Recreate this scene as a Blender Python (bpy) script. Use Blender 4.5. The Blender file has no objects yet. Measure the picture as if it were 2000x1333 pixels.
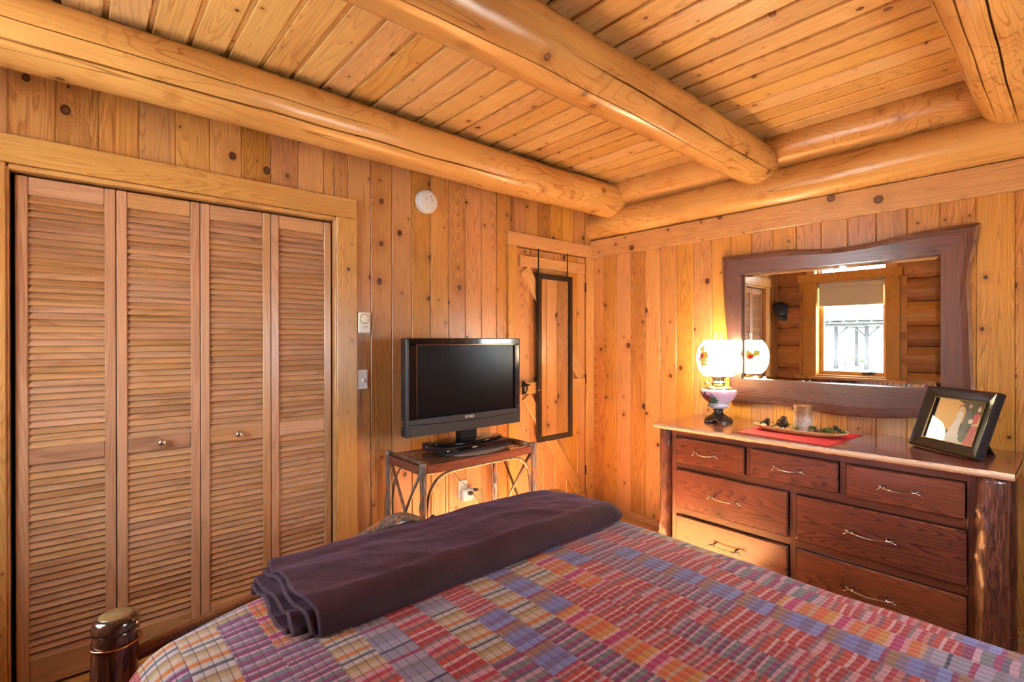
import bpy, bmesh, math, random
from mathutils import Vector, Matrix, noise
random.seed(7)
R = math.radians
SC = bpy.context.scene
COL = SC.collection

# ------------------------------------------------------------------ camera
F_PX = 974.0
CAM = Vector((-3.21, -2.67, 1.375))
YAW, PITCH, ROLL = R(48.93), R(-0.105), R(-0.066)
fw = Vector((math.cos(YAW)*math.cos(PITCH), math.sin(YAW)*math.cos(PITCH), math.sin(PITCH)))
rt = Vector((math.sin(YAW), -math.cos(YAW), 0))
up = rt.cross(fw)
r2 = rt*math.cos(ROLL) + up*math.sin(ROLL)
u2 = -rt*math.sin(ROLL) + up*math.cos(ROLL)
cd = bpy.data.cameras.new('camera')
cd.sensor_width = 36; cd.lens = F_PX/2000*36; cd.clip_start = 0.02; cd.clip_end = 300
cam = bpy.data.objects.new('camera', cd); COL.objects.link(cam)
cam.matrix_world = Matrix(((r2.x, u2.x, -fw.x, CAM.x), (r2.y, u2.y, -fw.y, CAM.y), (r2.z, u2.z, -fw.z, CAM.z), (0, 0, 0, 1)))
SC.camera = cam

# ------------------------------------------------------------------ world, sun, portals, exposure
SC.view_settings.view_transform = 'Standard'; SC.view_settings.look = 'None'
SC.view_settings.gamma = 1; SC.view_settings.use_curve_mapping = False
SC.view_settings.exposure = 0.30
SC.cycles.use_denoising = True
SC.cycles.max_bounces = 5; SC.cycles.diffuse_bounces = 4; SC.cycles.glossy_bounces = 4
SC.cycles.transparent_max_bounces = 8; SC.cycles.transmission_bounces = 4
SC.cycles.use_adaptive_sampling = True; SC.cycles.adaptive_threshold = 0.16; SC.cycles.adaptive_min_samples = 24
SC.cycles.sample_clamp_indirect = 8.0
w = bpy.data.worlds.new('world'); SC.world = w; w.use_nodes = True
bg = w.node_tree.nodes['Background']; bg.inputs[0].default_value = (0.78, 0.88, 1.0, 1); bg.inputs[1].default_value = 21.0
sd = bpy.data.lights.new('sun', 'SUN'); sd.energy = 330.0; sd.angle = R(0.6); sd.color = (1, 0.93, 0.82)
sun = bpy.data.objects.new('sun', sd); COL.objects.link(sun)
sun.location = (-2, -12, 8)
sun.rotation_euler = Vector((0.03, 1.0, -0.5)).to_track_quat('-Z', 'Y').to_euler()

def portal(name, loc, rot, sx, sy):
    l = bpy.data.lights.new(name, 'AREA'); l.shape = 'RECTANGLE'; l.size = sx; l.size_y = sy
    l.cycles.is_portal = True
    o = bpy.data.objects.new(name, l); COL.objects.link(o); o.location = loc; o.rotation_euler = rot
    return o

# room limits
XB, YF, ZC = -3.85, -3.35, 2.585
# window openings: back wall (y0,y1,z0,z1), transom, front wall (x0,x1,z0,z1)
WB = (-1.167, -0.459, 0.94, 2.09)
WT = (-1.167, -0.434, 2.20, 2.5)
WF = (-1.62, -0.72, 0.95, 2.05)
portal('portal_back', (XB-0.16, (WB[0]+WB[1])/2, (WB[2]+WB[3])/2), (0, R(-90), 0), WB[3]-WB[2], WB[1]-WB[0])
portal('portal_transom', (XB-0.16, (WT[0]+WT[1])/2, (WT[2]+WT[3])/2), (0, R(-90), 0), WT[3]-WT[2], WT[1]-WT[0])
portal('portal_front', ((WF[0]+WF[1])/2, YF-0.16, (WF[2]+WF[3])/2), (R(90), 0, 0), WF[1]-WF[0], WF[3]-WF[2])

# ------------------------------------------------------------------ node helpers
class NT:
    def __init__(s, name):
        s.m = bpy.data.materials.new(name); s.m.use_nodes = True
        s.t = s.m.node_tree; s.t.nodes.clear()
    def put(s, sock, v):
        if isinstance(v, bpy.types.NodeSocket): s.t.links.new(v, sock)
        else:
            if sock.type == 'RGBA' and len(v) == 3: v = (*v, 1)
            sock.default_value = v
    def n(s, typ, ins={}, **kw):
        d = s.t.nodes.new('ShaderNode'+typ)
        for k, v in kw.items(): setattr(d, k, v)
        for k, v in ins.items(): s.put(d.inputs[k], v)
        return d
    def math(s, op, a, b=0.0, c=0.0, clamp=False):
        return s.n('Math', {0: a, 1: b, 2: c}, operation=op, use_clamp=clamp).outputs[0]
    def vm(s, op, a, b=(0, 0, 0)):
        d = s.n('VectorMath', {0: a, 1: b}, operation=op)
        return d.outputs['Value'] if op in ('LENGTH', 'DISTANCE', 'DOT_PRODUCT') else d.outputs[0]
    def mix(s, f, a, b, blend='MIX'):
        return s.n('Mix', {0: f, 6: a, 7: b}, data_type='RGBA', blend_type=blend).outputs[2]
    def comb(s, x, y, z): return s.n('CombineXYZ', {0: x, 1: y, 2: z}).outputs[0]
    def sep(s, v): return s.n('SeparateXYZ', {0: v}).outputs
    def rng(s, v, a, b, c, d, smooth=False):
        return s.n('MapRange', {0: v, 1: a, 2: b, 3: c, 4: d}, interpolation_type='SMOOTHSTEP' if smooth else 'LINEAR').outputs[0]
    def noise(s, v, scale=1.0, detail=2.0, rough=0.5, dist=0.0, dim='3D'):
        return s.n('TexNoise', {'Vector': v, 'Scale': scale, 'Detail': detail, 'Roughness': rough, 'Distortion': dist}, noise_dimensions=dim).outputs[0]
    def ramp(s, f, stops, interp='LINEAR'):
        d = s.n('ValToRGB', {0: f}); cr = d.color_ramp; cr.interpolation = interp
        while len(cr.elements) > 1: cr.elements.remove(cr.elements[-1])
        cr.elements[0].position = stops[0][0]; cr.elements[0].color = (*stops[0][1], 1)
        for p, c in stops[1:]:
            e = cr.elements.new(p); e.color = (*c, 1)
        return d.outputs[0]
    def bump(s, h, strength=0.3, dist=0.01, normal=None):
        i = {'Strength': strength, 'Distance': dist, 'Height': h}
        if normal is not None: i['Normal'] = normal
        return s.n('Bump', i).outputs[0]
    def finish(s, base=(0.5, 0.5, 0.5), rough=0.5, metal=0.0, normal=None, coat=0.0, coat_rough=0.1, **kw):
        i = {'Base Color': base, 'Roughness': rough, 'Metallic': metal, 'Coat Weight': coat, 'Coat Roughness': coat_rough}
        if normal is not None: i['Normal'] = normal
        for k, v in kw.items(): i[k.replace('_', ' ')] = v
        p = s.n('BsdfPrincipled', i)
        o = s.n('OutputMaterial'); s.t.links.new(p.outputs[0], o.inputs[0])
        return s.m
    def finish_shader(s, sh):
        o = s.n('OutputMaterial'); s.t.links.new(sh, o.inputs[0]); return s.m

def plain(name, col, rough=0.5, metal=0.0, coat=0.0, **kw):
    return NT(name).finish(col, rough, metal, coat=coat, **kw)

def wood(name, light, dark, knot=(0.10, 0.03, 0.012), density=0.45, rsize=0.014, ku=7.0, kv=3.2, rings=26.0,
         ring_amt=0.6, fine_amt=0.32, vary=0.35, hue=0.02, rough=0.38, coat=0.25, bump=0.15, gscale=1.0, warm=None):
    s = NT(name)
    p = s.sep(s.n('TexCoord').outputs['Object'])
    rnd = s.n('ObjectInfo').outputs['Random']
    off = s.math('MULTIPLY', rnd, 61.7)
    uu = s.math('ADD', s.math('MULTIPLY_ADD', p[1], 0.8, p[0]), off)
    vv = s.math('MULTIPLY_ADD', off, 2.3, p[2])
    # knots
    vec = s.comb(s.math('MULTIPLY', uu, ku), s.math('MULTIPLY', vv, kv), 0.0)
    vo = s.n('TexVoronoi', {'Vector': vec, 'Scale': 1.0, 'Randomness': 0.9}, voronoi_dimensions='2D')
    dl = s.sep(s.vm('SUBTRACT', vo.outputs['Position'], vec))
    d = s.math('SQRT', s.math('ADD', s.math('POWER', s.math('DIVIDE', dl[0], ku), 2.0), s.math('POWER', s.math('DIVIDE', dl[1], kv*1.25), 2.0)))
    cs = s.n('SeparateColor', {0: vo.outputs['Color']}).outputs
    rad = s.rng(s.math('POWER', cs[1], 2.2), 0.0, 1.0, rsize*0.25, rsize)
    has = s.math('GREATER_THAN', cs[0], 1.0-density)
    dn = s.math('DIVIDE', d, rad)
    kmask = s.math('MULTIPLY', has, s.rng(dn, 0.75, 1.05, 1.0, 0.0, True))
    kring = s.math('MULTIPLY', has, s.rng(dn, 0.3, 0.75, 0.0, 1.0, True))
    halo = s.math('MULTIPLY', has, s.rng(dn, 0.9, 4.5, 1.0, 0.0, True))
    # grain: contour lines of a long stretched noise, pulled around the knots
    g = s.noise(s.comb(s.math('MULTIPLY', uu, 9.0*gscale), s.math('MULTIPLY', vv, 0.55*gscale), 0.0), 1.0, 1.0, 0.45, dim='2D')
    g = s.math('MULTIPLY_ADD', halo, 0.16, g)
    fr = s.math('FRACT', s.math('MULTIPLY', g, rings))
    late = s.math('MULTIPLY', s.math('POWER', fr, 2.5), s.rng(fr, 0.9, 1.0, 1.0, 0.0))
    fine = s.noise(s.comb(s.math('MULTIPLY', uu, 190.0), s.math('MULTIPLY', vv, 3.0), 0.0), 1.0, 1.0, 0.6, dim='2D')
    broad = s.noise(s.comb(s.math('MULTIPLY', uu, 3.0), s.math('MULTIPLY', vv, 0.9), 0.0), 1.0, 1.0, dim='2D')
    f = s.math('ADD', s.math('MULTIPLY', late, ring_amt), s.math('MULTIPLY', s.rng(fine, 0.35, 0.75, 0.0, 1.0), fine_amt))
    f = s.math('ADD', f, s.rng(broad, 0.3, 0.7, -0.12, 0.22))
    f = s.math('ADD', f, s.math('MULTIPLY', s.math('SUBTRACT', rnd, 0.5), vary), clamp=True)
    c = s.mix(f, light, dark)
    r3 = s.math('FRACT', s.math('MULTIPLY', rnd, 17.31))
    c = s.n('HueSaturation', {'Hue': s.rng(r3, 0, 1, 0.5-hue, 0.5+hue*0.6), 'Saturation': s.rng(r3, 0, 1, 0.94, 1.06), 'Value': s.rng(s.math('FRACT', s.math('MULTIPLY', rnd, 7.7)), 0, 1, 1-vary*0.35, 1+vary*0.2), 'Fac': 1.0, 'Color': c}).outputs[0]
    c = s.mix(s.math('MULTIPLY', halo, 0.35), c, dark)
    c = s.mix(s.math('MULTIPLY', kmask, 0.95), c, s.mix(kring, tuple(0.7*a+0.3*b for a, b in zip(knot, dark)), knot))
    return s.finish(c, rough, coat=coat, coat_rough=0.18) if coat >= 0.4 else s.finish(c, rough-0.07)

def bark(name, cols, rough=0.35, coat=0.4, scale=1.0, bump=0.8, patch=None):
    s = NT(name)
    p = s.n('TexCoord').outputs['Object']
    rnd = s.n('ObjectInfo').outputs['Random']
    q = s.vm('ADD', p, s.comb(s.math('MULTIPLY', rnd, 31.0), 0.0, s.math('MULTIPLY', rnd, 17.0)))
    st = s.vm('MULTIPLY', q, (130*scale, 130*scale, 16*scale))
    n1 = s.noise(st, 1.0, 4.0, 0.62, 0.5)
    c = s.ramp(n1, [(0.3, cols[0]), (0.5, cols[1]), (0.7, cols[2])])
    if patch:
        n2 = s.noise(s.vm('MULTIPLY', q, (28, 28, 16)), 1.0, 2.0, 0.5)
        c = s.mix(s.rng(n2, 0.57, 0.63, 0, 1, True), c, patch)
    nb = s.bump(n1, bump, 0.004)
    return s.finish(c, rough, normal=nb, coat=coat, coat_rough=0.15)

def logwood(name, light, dark, rough=0.33):
    s = NT(name)
    p = s.n('TexCoord').outputs['Object']
    rnd = s.n('ObjectInfo').outputs['Random']
    q = s.vm('ADD', p, s.comb(s.math('MULTIPLY', rnd, 31.0), s.math('MULTIPLY', rnd, 11.0), s.math('MULTIPLY', rnd, 57.0)))
    g = s.noise(s.vm('MULTIPLY', q, (7.5, 7.5, 1.9)), 1.0, 1.2, 0.4, 0.7)
    fr = s.math('FRACT', s.math('MULTIPLY', g, 13.0))
    line = s.math('MULTIPLY', s.rng(fr, 0.75, 0.93, 0, 1, True), s.rng(fr, 0.95, 1.0, 1, 0, True))
    area = s.rng(s.noise(s.vm('MULTIPLY', q, (3, 3, 1.4)), 1.0, 1.0), 0.38, 0.62, 0.15, 1.0)
    line = s.math('MULTIPLY', line, area)
    fine = s.noise(s.vm('MULTIPLY', q, (90, 90, 2.5)), 1.0, 2.0, 0.6)
    broad = s.noise(s.vm('MULTIPLY', q, (5, 5, 2)), 1.0, 2.0)
    f = s.math('ADD', s.math('MULTIPLY', line, 0.5), s.math('MULTIPLY', s.rng(fine, 0.35, 0.7, 0, 1), 0.2))
    f = s.math('ADD', f, s.rng(broad, 0.35, 0.7, -0.1, 0.4), clamp=True)
    c = s.mix(f, light, dark)
    vq = s.vm('MULTIPLY', q, (8.0, 8.0, 4.2))
    vo = s.n('TexVoronoi', {'Vector': vq, 'Scale': 1.0, 'Randomness': 0.95})
    dv = s.vm('MULTIPLY', s.vm('SUBTRACT', vo.outputs['Position'], vq), (1/8, 1/8, 1/4.2))
    d = s.vm('LENGTH', dv)
    cs = s.n('SeparateColor', {0: vo.outputs['Color']}).outputs
    k = s.math('MULTIPLY', s.math('GREATER_THAN', cs[0], 0.40), s.rng(d, 0.011, 0.017, 1, 0, True))
    ring = s.rng(d, 0.004, 0.012, 0.25, 1.0)
    halo = s.math('MULTIPLY', s.math('GREATER_THAN', cs[0], 0.40), s.rng(d, 0.015, 0.05, 0.45, 0, True))
    c = s.mix(halo, c, dark)
    c = s.mix(s.math('MULTIPLY', k, 0.85), c, s.mix(ring, (0.30, 0.17, 0.09), (0.10, 0.045, 0.02)))
    # drying checks: thin dark hairlines running along the log
    ck = s.noise(s.vm('MULTIPLY', q, (11, 11, 0.22)), 1.0, 0.0, 0.4)
    hair = s.rng(s.math('ABSOLUTE', s.math('SUBTRACT', ck, 0.53)), 0.0015, 0.004, 1, 0, True)
    c = s.mix(s.math('MULTIPLY', hair, 0.6), c, (0.09, 0.03, 0.01))
    return s.finish(c, 0.25)

M = {}
M['wall'] = wood('pine_wall_board', (0.60, 0.292, 0.084), (0.235, 0.075, 0.017), knot=(0.025, 0.007, 0.004), density=0.72, rsize=0.019, kv=4.2, vary=0.42, hue=0.006)
M['ceil'] = wood('pine_ceiling_board', (0.78, 0.50, 0.185), (0.40, 0.185, 0.05), knot=(0.07, 0.022, 0.009), density=0.7, rsize=0.014, kv=5.0, vary=0.3, hue=0.005)
M['trim'] = wood('pine_trim', (0.64, 0.345, 0.114), (0.34, 0.135, 0.034), knot=(0.06, 0.016, 0.01), density=0.5, rsize=0.013, vary=0.22, hue=0.004, rings=34)
M['trimk'] = wood('knotty_trim', (0.64, 0.345, 0.114), (0.34, 0.135, 0.034), knot=(0.045, 0.010, 0.008), density=0.85, rsize=0.020, ku=8.0, kv=4.5, vary=0.1, hue=0.004, rings=30)
M['louver'] = wood('louver_pine', (0.54, 0.295, 0.148), (0.28, 0.115, 0.046), density=0.0, rings=18, vary=0.26, hue=0.005, rough=0.36, coat=0.3, ring_amt=0.5, gscale=0.8)
M['floor'] = wood('floor_board', (0.55, 0.27, 0.09), (0.34, 0.13, 0.035), density=0.35, vary=0.4, rough=0.3)
M['log'] = logwood('peeled_log', (0.67, 0.365, 0.108), (0.30, 0.11, 0.024))
M['logw'] = wood('hewn_wall_log', (0.56, 0.28, 0.09), (0.28, 0.10, 0.026), density=0.4, rsize=0.02, ku=4, kv=1.6, vary=0.4, hue=0.012)
M['dresser'] = wood('dresser_cedar', (0.175, 0.054, 0.028), (0.052, 0.015, 0.011), knot=(0.04, 0.012, 0.008), density=0.35, rsize=0.013, rings=40, ring_amt=0.75, vary=0.25, hue=0.006, rough=0.25, coat=0.6)
M['dframe'] = wood('dresser_frame_wood', (0.15, 0.05, 0.028), (0.055, 0.018, 0.012), density=0.1, vary=0.2, hue=0.004, rough=0.28, coat=0.5)
M['dtop'] = wood('dresser_top_wood', (0.28, 0.095, 0.042), (0.12, 0.035, 0.02), density=0.15, rings=30, vary=0.1, rough=0.16, coat=0.9)
M['sapwood'] = wood('sapwood_edge', (0.82, 0.66, 0.40), (0.45, 0.26, 0.11), density=0.3, rsize=0.008, vary=0.1, rough=0.3, coat=0.5)
M['walnut'] = wood('walnut_frame', (0.150, 0.062, 0.043), (0.040, 0.016, 0.012), knot=(0.03, 0.012, 0.01), density=0.15, rings=34, ring_amt=0.7, vary=0.15, hue=0.004, rough=0.3, coat=0.45)
M['walnut_edge'] = wood('walnut_sapwood', (0.30, 0.17, 0.095), (0.10, 0.045, 0.026), density=0.0, vary=0.1, rough=0.35, coat=0.3)
M['bark'] = bark('bark_post', ((0.02, 0.007, 0.006), (0.085, 0.026, 0.016), (0.22, 0.075, 0.04)), rough=0.28, coat=0.6)
M['hickory'] = bark('hickory_pole', ((0.05, 0.035, 0.03), (0.16, 0.115, 0.09), (0.34, 0.27, 0.22)), scale=0.7, patch=(0.42, 0.13, 0.035), bump=0.4)
M['rod'] = bark('bent_rod', ((0.05, 0.025, 0.015), (0.14, 0.075, 0.045), (0.30, 0.19, 0.11)), scale=0.6, bump=0.2)
M['bedwood'] = bark('bed_pole', ((0.022, 0.008, 0.006), (0.06, 0.02, 0.012), (0.16, 0.055, 0.025)), rough=0.14, coat=0.9, bump=0.12, scale=0.5)
M['bedrail'] = wood('bed_rail_wood', (0.17, 0.055, 0.026), (0.065, 0.02, 0.012), density=0.0, vary=0.1, rough=0.18, coat=0.8)
M['endgrain'] = wood('post_end_grain', (0.24, 0.15, 0.06), (0.12, 0.06, 0.02), density=0.0, rough=0.2, coat=0.8)
M['slat'] = wood('stand_slat', (0.20, 0.075, 0.045), (0.08, 0.025, 0.018), density=0.05, vary=0.25, rough=0.18, coat=0.8)
M['black'] = plain('black_plastic', (0.012, 0.013, 0.016), 0.38)
M['gloss'] = plain('gloss_black', (0.006, 0.006, 0.008), 0.06, coat=0.5)
M['bluegrey'] = plain('dark_slate_plastic', (0.022, 0.025, 0.032), 0.4)
M['screen'] = plain('screen_panel', (0.004, 0.004, 0.006), 0.24, Specular_IOR_Level=0.22)
M['white'] = plain('white_plastic', (0.82, 0.80, 0.76), 0.35)
M['ivory'] = plain('ivory_plastic', (0.80, 0.74, 0.60), 0.4)
M['grey'] = plain('grey_mark', (0.30, 0.29, 0.28), 0.5)
M['chrome'] = plain('brushed_metal', (0.75, 0.73, 0.70), 0.22, 1.0)
M['pewter'] = plain('pewter_metal', (0.42, 0.40, 0.38), 0.25, 1.0)
def antique():
    s = NT('antique_cast_metal'); p = s.n('TexCoord').outputs['Object']
    v = s.n('TexVoronoi', {'Vector': p, 'Scale': 120.0}).outputs['Distance']
    return s.finish(s.mix(s.rng(v, 0.1, 0.6, 0, 1), (0.30, 0.28, 0.26), (0.06, 0.055, 0.05)), 0.28, 1.0, normal=s.bump(v, 0.8, 0.004))
M['antique'] = antique()
M['iron'] = plain('black_iron', (0.015, 0.014, 0.013), 0.45, 0.6)
M['brass'] = plain('aged_brass', (0.62, 0.42, 0.14), 0.22, 1.0)
M['copper'] = plain('copper_band', (0.55, 0.24, 0.12), 0.2, 1.0)
M['mirror'] = plain('mirror_glass', (0.93, 0.94, 0.94), 0.0, 1.0)
M['blackframe'] = plain('black_lacquer', (0.012, 0.011, 0.012), 0.22, coat=0.4)
M['gold'] = plain('gold_line', (0.26, 0.15, 0.05), 0.4, 0.6)
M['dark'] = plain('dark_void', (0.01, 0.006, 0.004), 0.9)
M['shade'] = plain('roller_fabric', (0.62, 0.58, 0.50), 0.8)
M['red'] = plain('red_cloth', (0.55, 0.02, 0.03), 0.75)
M['navy'] = plain('navy_cloth', (0.012, 0.017, 0.03), 0.85)
M['tan'] = plain('tan_patch', (0.55, 0.48, 0.34), 0.8)
M['plant_green'] = plain('dried_moss', (0.12, 0.17, 0.03), 0.8)
M['plant_yellow'] = plain('dried_yellow', (0.45, 0.32, 0.05), 0.8)
M['plant_pale'] = plain('wood_curl', (0.66, 0.52, 0.42), 0.7)
M['plant_brown'] = plain('dried_brown', (0.14, 0.05, 0.03), 0.7)
M['cone'] = plain('pine_cone', (0.045, 0.028, 0.024), 0.6)
M['mattress'] = plain('mattress_ticking', (0.7, 0.68, 0.62), 0.8)
M['foliage'] = plain('grass_green', (0.25, 0.33, 0.14), 0.9)
M['concrete'] = plain('pale_sand', (0.62, 0.60, 0.56), 0.9)
M['greywood'] = plain('weathered_wood', (0.020, 0.022, 0.025), 0.8)
M['roofblue'] = plain('blue_grey_roof', (0.026, 0.036, 0.046), 0.7)

def pane_mat():
    s = NT('window_glass')
    fr = s.n('Fresnel', {'IOR': 1.45}).outputs[0]
    t = s.n('BsdfTransparent', {'Color': (0.97, 0.985, 0.98)}); g = s.n('BsdfGlossy', {'Color': (1, 1, 1), 'Roughness': 0.0})
    fr = s.math('MULTIPLY', fr, s.math('SUBTRACT', 1.0, s.n('NewGeometry').outputs['Backfacing']))
    mx = s.n('MixShader', {0: fr, 1: t.outputs[0], 2: g.outputs[0]})
    return s.finish_shader(mx.outputs[0])
M['pane'] = pane_mat()

def mat_mat():
    s = NT('woven_mat')
    p = s.n('TexCoord').outputs['Object']
    v = s.n('TexVoronoi', {'Vector': p, 'Scale': 170.0})
    c = s.mix(s.rng(v.outputs['Distance'], 0, 0.7, 0, 1), (0.62, 0.56, 0.50), (0.16, 0.13, 0.115))
    return s.finish(c, 0.8, normal=s.bump(v.outputs['Distance'], 0.8, 0.004))
M['woven'] = mat_mat()

def blanket_mat():
    s = NT('plum_fleece')
    p = s.n('TexCoord').outputs['Object']
    n1 = s.noise(s.vm('MULTIPLY', p, (60, 200, 200)), 1.0, 3.0, 0.7)
    n2 = s.noise(p, 9.0, 3.0, 0.6)
    c = s.mix(s.rng(n2, 0.3, 0.7, 0, 1), (0.024, 0.004, 0.009), (0.048, 0.009, 0.019))
    nb = s.bump(s.math('MULTIPLY_ADD', n2, 6.0, n1), 0.5, 0.003)
    return s.finish(c, 0.75, normal=nb, Sheen_Weight=0.2, Sheen_Roughness=0.35, Sheen_Tint=(0.60, 0.36, 0.62, 1))
M['blanket'] = blanket_mat()

def quilt_mat():
    s = NT('patchwork_quilt')
    uv = s.sep(s.n('UVMap').outputs[0])
    u, v = uv[0], uv[1]
    iu = s.math('FLOOR', s.math('DIVIDE', u, 0.081))
    ru = s.n('TexWhiteNoise', {'W': s.math('MULTIPLY', iu, 1.37)}, noise_dimensions='1D').outputs[0]
    plen = s.rng(ru, 0, 1, 0.22, 0.5)
    jv = s.math('FLOOR', s.math('DIVIDE', s.math('MULTIPLY_ADD', ru, 3.7, v), plen))
    w2 = s.n('TexWhiteNoise', {'Vector': s.comb(iu, jv, 3.3)}, noise_dimensions='2D')
    rr = w2.outputs[0]
    wob = s.math('MULTIPLY', s.math('SUBTRACT', s.noise(s.comb(s.math('MULTIPLY', u, 9.0), s.math('MULTIPLY', v, 9.0), 0.0), 1.0, 1.0), 0.5), 0.012)
    ph = s.math('FRACT', s.math('MULTIPLY_ADD', rr, 13.1, s.math('DIVIDE', s.math('ADD', v, wob), s.rng(s.math('FRACT', s.math('MULTIPLY', rr, 37.7)), 0, 1, 0.072, 0.15))))
    P = {
     'blue': [(0, (.22, .22, .46)), (.22, (.17, .13, .27)), (.42, (.26, .27, .52)), (.60, (.24, .05, .13)), (.68, (.28, .15, .10)), (.85, (.20, .13, .20))],
     'orange': [(0, (.62, .17, .09)), (.2, (.55, .27, .10)), (.36, (.62, .36, .33)), (.45, (.44, .03, .14)), (.62, (.60, .30, .33)), (.72, (.60, .20, .10)), (.9, (.52, .30, .22))],
     'red': [(0, (.40, .045, .05)), (.13, (.58, .28, .30)), (.19, (.36, .05, .05)), (.33, (.22, .12, .15)), (.4, (.55, .30, .33)), (.52, (.45, .02, .06)), (.62, (.48, .2, .18)), (.72, (.20, .07, .10)), (.8, (.46, .09, .07)), (.93, (.6, .38, .38))],
     'plum': [(0, (.20, .02, .09)), (.12, (.52, .33, .40)), (.2, (.15, .15, .17)), (.36, (.3, .05, .14)), (.46, (.09, .08, .13)), (.54, (.50, .30, .36)), (.64, (.18, .16, .18)), (.76, (.26, .03, .11)), (.86, (.42, .26, .32)), (.94, (.12, .1, .13))],
     'tweed': [(0, (.24, .20, .27)), (.2, (.33, .30, .38)), (.38, (.03, .025, .07)), (.43, (.27, .24, .30)), (.66, (.30, .05, .12)), (.73, (.34, .28, .36)), (.9, (.2, .16, .2))],
     'sand': [(0, (.52, .40, .32)), (.2, (.55, .20, .07)), (.34, (.46, .40, .38)), (.5, (.06, .06, .06)), (.6, (.50, .42, .42)), (.76, (.30, .18, .10)), (.86, (.42, .30, .16))],
    }
    c = s.ramp(ph, P['red'], 'CONSTANT')
    th = 0.30
    for nm, wd in (('plum', 0.22), ('tweed', 0.15), ('blue', 0.14), ('orange', 0.12), ('sand', 0.08)):
        c = s.mix(s.math('GREATER_THAN', rr, th), c, s.ramp(ph, P[nm], 'CONSTANT'))
        th += wd
    weave = s.noise(s.comb(s.math('MULTIPLY', u, 70.0), s.math('MULTIPLY', v, 420.0), 0.0), 1.0, 2.0, 0.6)
    c = s.mix(s.rng(weave, 0.4, 0.7, 0.0, 0.3), c, s.mix(0.4, c, (0.50, 0.42, 0.50)))
    hs = s.n('HueSaturation', {'Saturation': 1.22, 'Value': 0.74, 'Color': c, 'Fac': 1.0}).outputs[0]
    q = s.math('FRACT', s.math('DIVIDE', u, 0.0225))
    dq = s.math('ABSOLUTE', s.math('SUBTRACT', q, 0.5))
    line = s.rng(dq, 0.025, 0.06, 1, 0, True)
    c = s.mix(s.math('MULTIPLY', line, 0.75), hs, (0.03, 0.015, 0.03))
    puff = s.math('SUBTRACT', s.rng(dq, 0.0, 0.5, 0, 1), s.math('MULTIPLY', weave, 0.12))
    seam = s.math('ABSOLUTE', s.math('SUBTRACT', s.math('FRACT', s.math('DIVIDE', u, 0.081)), 0.5))
    puff = s.math('SUBTRACT', puff, s.rng(seam, 0.47, 0.5, 0, 0.6))
    soft = s.noise(s.comb(s.math('MULTIPLY', u, 14.0), s.math('MULTIPLY', v, 22.0), 0.0), 1.0, 2.0)
    nb = s.bump(s.math('MULTIPLY_ADD', soft, 2.0, puff), 0.45, 0.003)
    return s.finish(c, 0.8, normal=nb, Sheen_Weight=0.15, Sheen_Roughness=0.5)
M['quilt'] = quilt_mat()

def porcelain(name, emit):
    s = NT(name)
    p = s.n('TexCoord').outputs['Object']; q = s.sep(p)
    def spot(c, r, seed, soft=0.35):
        n = s.noise(s.vm('ADD', p, (seed, 0, 0)), 70.0, 2.0, 0.6)
        d = s.vm('DISTANCE', p, c)
        d = s.math('MULTIPLY_ADD', s.math('SUBTRACT', n, 0.5), r*1.3, d)
        return s.rng(d, r*(1-soft), r, 1, 0, True)
    if emit:   # the lit globe: painted roses show in the glow
        c = s.mix(s.rng(q[2], -0.09, 0.09, 0, 1), (1.0, 0.80, 0.45), (1.0, 0.86, 0.54))
        st = 33.0
        sp = [((-0.112, 0.045, 0.02), 0.030, (0.80, 0.42, 0.05)), ((-0.105, 0.06, -0.02), 0.034, (0.75, 0.50, 0.10)), ((-0.09, 0.07, 0.055), 0.024, (0.70, 0.55, 0.10)), ((-0.098, 0.072, 0.018), 0.017, (0.75, 0.05, 0.03)),
              ((-0.085, 0.085, 0.0), 0.012, (0.70, 0.10, 0.05)), ((-0.07, 0.1, 0.03), 0.014, (0.6, 0.1, 0.08)),
              ((0.112, -0.045, 0.02), 0.032, (0.75, 0.5, 0.08)), ((0.105, -0.06, 0.0), 0.018, (0.7, 0.04, 0.02)), ((0.09, -0.08, 0.015), 0.014, (0.6, 0.03, 0.03)), ((0.08, -0.09, 0.03), 0.024, (0.6, 0.5, 0.08))]
        tot = 0.0
        for i, (a, r, k) in enumerate(sp):
            ca, sa = math.cos(R(12)), math.sin(R(12)); a = (a[0]*ca-a[1]*sa, a[0]*sa+a[1]*ca, a[2]) if a[0] < 0 else a
            m = spot(a, r*1.5, i*3.1, 0.5)
            c = s.mix(m, c, tuple(0.9*q_/st for q_ in k))
        e = s.n('Emission', {'Color': c, 'Strength': st})
        return s.finish_shader(e.outputs[0])
    c = s.mix(s.rng(q[2], -0.02, 0.05, 0, 1), (0.74, 0.74, 0.84), (0.70, 0.42, 0.60))
    sp = [((-0.09, 0.0, -0.012), 0.038, (0.03, 0.16, 0.07)), ((-0.07, 0.055, -0.02), 0.04, (0.04, 0.13, 0.06)), ((-0.06, 0.08, 0.02), 0.03, (0.16, 0.05, 0.12)),
          ((-0.088, 0.04, 0.012), 0.024, (0.16, 0.03, 0.08)), ((-0.088, 0.035, -0.012), 0.020, (0.38, 0.015, 0.03)), ((-0.06, 0.075, 0.0), 0.016, (0.5, 0.3, 0.35)), ((-0.1, -0.01, 0.02), 0.012, (0.25, 0.2, 0.4))]
    for i, (a, r, k) in enumerate(sp): c = s.mix(s.math('MULTIPLY', spot(a, r*1.3, i*2.3), 0.95), c, k)
    return s.finish(c, 0.12, coat=0.6)
M['globe'] = porcelain('lit_globe_glass', True)
M['porcelain'] = porcelain('painted_porcelain', False)

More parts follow.
